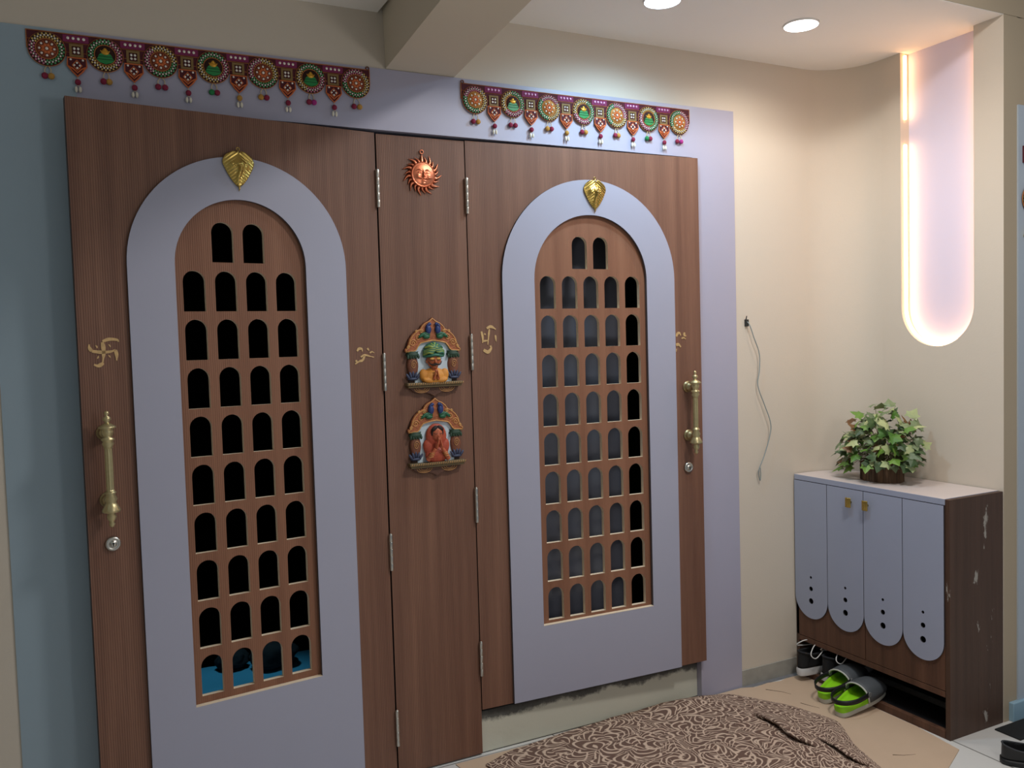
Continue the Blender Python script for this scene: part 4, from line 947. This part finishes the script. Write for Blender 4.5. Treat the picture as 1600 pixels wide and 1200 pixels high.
def medallion(T, x, z, kind, r0, k, tas, bright=False):
    m = empty('medallion', (x, 0, z)); m.parent = T
    m['label'] = ('round beaded flower medallion', 'round beaded medallion with a gold pot on green satin')[kind]
    plate('disc', circ(0, 0, r0, 36), [], -.008, -.003, BRN, m)
    bm = bmesh.new(); bm_tube(bm, [(r0*cos(2*PI*i/40), -.006, r0*sin(2*PI*i/40)) for i in range(40)], .0014, closed=True, seg=6); bm_tube(bm, [(r0*.60*cos(2*PI*i/32), -.009, r0*.60*sin(2*PI*i/32)) for i in range(32)], .0012, closed=True, seg=6)
    bobj('cord_ring', bm, PIPE, m)
    bm = bmesh.new(); n = 26
    for i in range(n):
        t = 2*PI*i/n; sec = int(((t+k*1.7) % (2*PI))/(2*PI)*3); rr_ = r0*.80
        bm_ball(bm, (rr_*cos(t), -.010, rr_*sin(t)), r0*.060, (1, .7, 1), 8, 5, mi=3)
        for q in (-1, 1): bm_ball(bm, ((rr_+q*r0*.10)*cos(t+.12), -.009, (rr_+q*r0*.10)*sin(t+.12)), r0*.068, (1, .6, 1), 6, 4, mi=sec)
    bobj('bead_ring', bm, [BG, BY, BP, MIR], m)
    if kind == 0:
        bm = bmesh.new()
        bm_lathe(bm, [(r0*.57, -.0082), (r0*.57, -.009), (.0001, -.009)], 'y', (0, 0, 0), 28, mi=0)
        for i in range(8):
            t = 2*PI*i/8; bm_ball(bm, (r0*.40*cos(t), -.010, r0*.40*sin(t)), r0*.075, (1, .7, 1), 8, 5, mi=1); bm_ball(bm, (r0*.22*cos(t+.39), -.010, r0*.22*sin(t+.39)), r0*.10, (1, .5, 1), 8, 5, mi=2)
            bm_tube(bm, [(0, -.0105, 0), (r0*.5*cos(t+.39), -.0098, r0*.5*sin(t+.39))], .0008, seg=5, mi=2)
        bm_ball(bm, (0, -.011, 0), r0*.10, (1, .7, 1), 8, 5, mi=1)
        bobj('flower_motif', bm, [OCHRE if bright else RUST, MIR, ORG], m)
    else:
        bm = bmesh.new(); bm_lathe(bm, [(r0*.57, -.0082), (r0*.57, -.0088), (.0001, -.0088)], 'y', (0, 0, 0), 28); bobj('dark_ground', bm, BRN, m)
        a = r0
        plate('satin_skirt', [(-.50*a, -.30*a), (-.36*a, -.10*a), (-.40*a, -.08*a), (-.26*a, .08*a), (.26*a, .08*a), (.40*a, -.08*a), (.36*a, -.10*a), (.50*a, -.30*a), (.34*a, -.45*a), (0, -.55*a), (-.34*a, -.45*a)], [], -.0108, -.0088, GRN, m)
        bm = bmesh.new(); bm_tube(bm, [(-.37*a, -.0112, -.09*a), (.37*a, -.0112, -.09*a)], .0009, seg=5); bm_tube(bm, [(-.48*a, -.0112, -.27*a), (.48*a, -.0112, -.27*a)], .0009, seg=5)
        bobj('satin_seam', bm, mat('dark_green_seam', '0d4a25', .6), m)
        bm = bmesh.new(); bm_ball(bm, (0, -.010, .14*a), .19*a, (1.25, .3, .75)); bm_ball(bm, (0, -.010, .32*a), .10*a, (1, .4, 1)); bm_lathe(bm, [(.14*a, .24*a), (.10*a, .26*a), (.06*a, .26*a)], 'z', (0, -.010, 0), 12, sy=.3)
        for q in (-2, -1, 1, 2): bm_ball(bm, (q*.10*a, -.010, (.26-.03*abs(q))*a), .08*a, (.5, .3, 1.2), rot=Matrix.Rotation(q*.4, 4, 'Y').to_euler())
        bobj('pot_motif', bm, [GLD], m)
    # tassel: two cords with two pompoms
    bm = bmesh.new()
    for sg in (-1, 1):
        xx = sg*.0075*rnd.uniform(.8, 1.2); bm_tube(bm, spline([(sg*.002, -.005, -r0+.001), (xx*1.1, -.006, -r0-.010), (xx, -.006, -r0-.020)], 4), .0013, seg=5, mi=0)
        bm_ball(bm, (xx*1.15, -.007, -r0-.027), .0088, (1, .8, 1), 10, 7, mi=1 if sg < 0 else 2)
    bobj('tassel', bm, [CORD, tas[0], tas[1]], m)
def toran(loc, x0, x1, xs, zc, label, r0=.0455, seed=1):
    T = empty('toran', loc, 0, label, 'door hanging', 'beaded door torans on the lintel')
    b = rect(x0, x1, zc-.012, .0)
    band = []
    # band: straight top, deeper between medallions
    plate('felt_band', [(x0, 0), (x0, zc+.005), (x0+.02, zc-.012), (x1-.02, zc-.012), (x1, zc+.005), (x1, 0)], [], -.003, 0, MAR, T)
    bm = bmesh.new(); bm_tube(bm, [(x0, -.003, -.0005), (x1, -.003, -.0005)], .0013, seg=6); bm_tube(bm, [(x0, -.003, 0), (x0, -.003, zc)], .0013, seg=6); bm_tube(bm, [(x1, -.003, 0), (x1, -.003, zc)], .0013, seg=6); bm_tube(bm, [(x0, -.003, -.024), (x1, -.003, -.024)], .0009, seg=5); bm_tube(bm, [(x0+.03, -.003, -.050), (x1-.03, -.003, -.050)], .0007, seg=5)
    bobj('cord_piping', bm, PIPE, T)
    TA = [(TASR, TASG), (TASR, TASG), (TASR, TASR), (TASGR, TASR), (TASG, TASR), (TASR, TASM), (TASR, TASG)]
    for k, x in enumerate(xs): medallion(T, x, zc, k % 2, r0, k*2+seed, TA[(k*seed) % 7], seed == 2)
    for k in range(len(xs)-1):
        x = (xs[k]+xs[k+1])/2
        st = plate('magenta_strip', rect(x-.032, x+.032, -.022, -.003), [], -.0042, -.003, MAG, T)
        bm = bmesh.new()
        for q in range(4): bm_ball(bm, (x-.0195+.013*q, -.0055, -.012), .0042, (1, .55, 1), 10, 6)
        bobj('sequin_row', bm, MIR if seed == 1 else MIRP, T)
        p = empty('pointed_tab', (x, 0, zc)); p.parent = T; p['label'] = 'pointed beaded tab with a shell tassel'
        s = .0175
        plate('square_patch', rect(-s, s, -.013, .022), [rect(-s*.62, s*.62, -.007, .016)], -.0062, -.003, mat('olive_square', '7d6236', .7), p)
        bm = bmesh.new()
        for a, b_ in ((-1, -1), (-1, 1), (1, -1), (1, 1)): bm_ball(bm, (a*.0048, -.006, .0045+b_*.0050), .0038, (1, .6, 1), 8, 5)
        bobj('square_sequins', bm, MIR, p)
        ol = [(-.023, -.016), (.023, -.016), (.024, -.038), (.012, -.054), (0, -.066), (-.012, -.054), (-.024, -.038)]
        plate('tab_felt', ol, [], -.0065, -.002, MAR, p)
        bm = bmesh.new(); bm_tube(bm, [(a, -.0068, b_) for a, b_ in ol], .0022, closed=True, seg=6)
        bm_tube(bm, [(0, -.0068, -.022), (.012, -.0068, -.036), (0, -.0068, -.050), (-.012, -.0068, -.036)], .0018, closed=True, seg=6)
        bm_tube(bm, [(-.021, -.0068, -.040), (-.010, -.0068, -.046), (0, -.0068, -.056), (.010, -.0068, -.046), (.021, -.0068, -.040)], .0022, seg=6)
        bobj('tab_cords', bm, [ORG], p)
        bm = bmesh.new()
        for a, b_ in ((0, -.029), (0, -.043), (-.007, -.036), (.007, -.036), (-.015, -.021), (.015, -.021)): bm_ball(bm, (a, -.0075, b_), .0032, (1, .6, 1), 8, 5)
        bobj('tab_sequins', bm, MIR, p)
        bm = bmesh.new(); bm_tube(bm, [(0, -.006, -.066), (0, -.007, -.076)], .0011, seg=5, mi=0); bm_ball(bm, (0, -.008, -.082), .0086, (.95, .85, 1), 10, 7, mi=1)
        for sg in (-1, 1): bm_tube(bm, [(0, -.008, -.087), (sg*.003, -.008, -.094)], .0008, seg=5, mi=0); bm_ball(bm, (sg*.0050, -.008, -.102), .0055, (.75, .75, 1.6), 8, 6, mi=2)
        bobj('shell_tassel', bm, [CORD, TASR if (k+seed) % 4 else TASG, SHELL], p)
    bm = bmesh.new(); xx = x1-.006 if seed == 1 else x0+.006
    bm_tube(bm, [(xx+.005*cos(2*PI*i/14), -.003, .004+.005*sin(2*PI*i/14)) for i in range(14)], .0018, closed=True, seg=6); bobj('hanging_loop', bm, mat('brown_cord', '6b3a22', .8), T)
    return T
toran((0, -.0045, 2.336), -.975, -.017, [-.927+.1438*i for i in range(7)], -.049, 'long beaded toran above the left door and middle panel', seed=1)
toran((0, -.0045, 2.330), .301, 1.262, [.350+.1433*i for i in range(7)], -.053, 'long beaded toran above the right door, brightly lit', seed=2)

# far right: end of another hanging on the neighbouring door frame
T = empty('side_hanging', (2.215, YE-.006, 2.10), 0, 'beaded hanging with round medallion and metal bells at the right edge of the photo', 'door hanging')
plate('square_tag', rect(-.032, .034, -.055, .005), [], -.012, 0, MAR, T)
bm = bmesh.new(); bm_ball(bm, (-.012, -.013, -.018), .005, (1, .5, 1)); bobj('tag_bead', bm, ORG, T)
tube('hanging_cord', [(0, -.004, -.05), (0, -.004, -.14)], .0015, CORD, T)
medallion(T, .010, -.185, 0, .050, 3, (TASR, TASG))
for q, (dx, ln) in enumerate(((-.018, .055), (.006, .075))):
    tube('bell_cord', [(dx, -.006, -.232), (dx, -.006, -.232-ln)], .0012, CORD, T)
    bm = bmesh.new(); bm_lathe(bm, [(.0001, 0), (.004, -.002), (.006, -.012), (.008, -.026), (.011, -.034), (.010, -.036)], 'z', (dx, -.006, -.230-ln), 16); bobj('bell', bm, BRASSA, T)
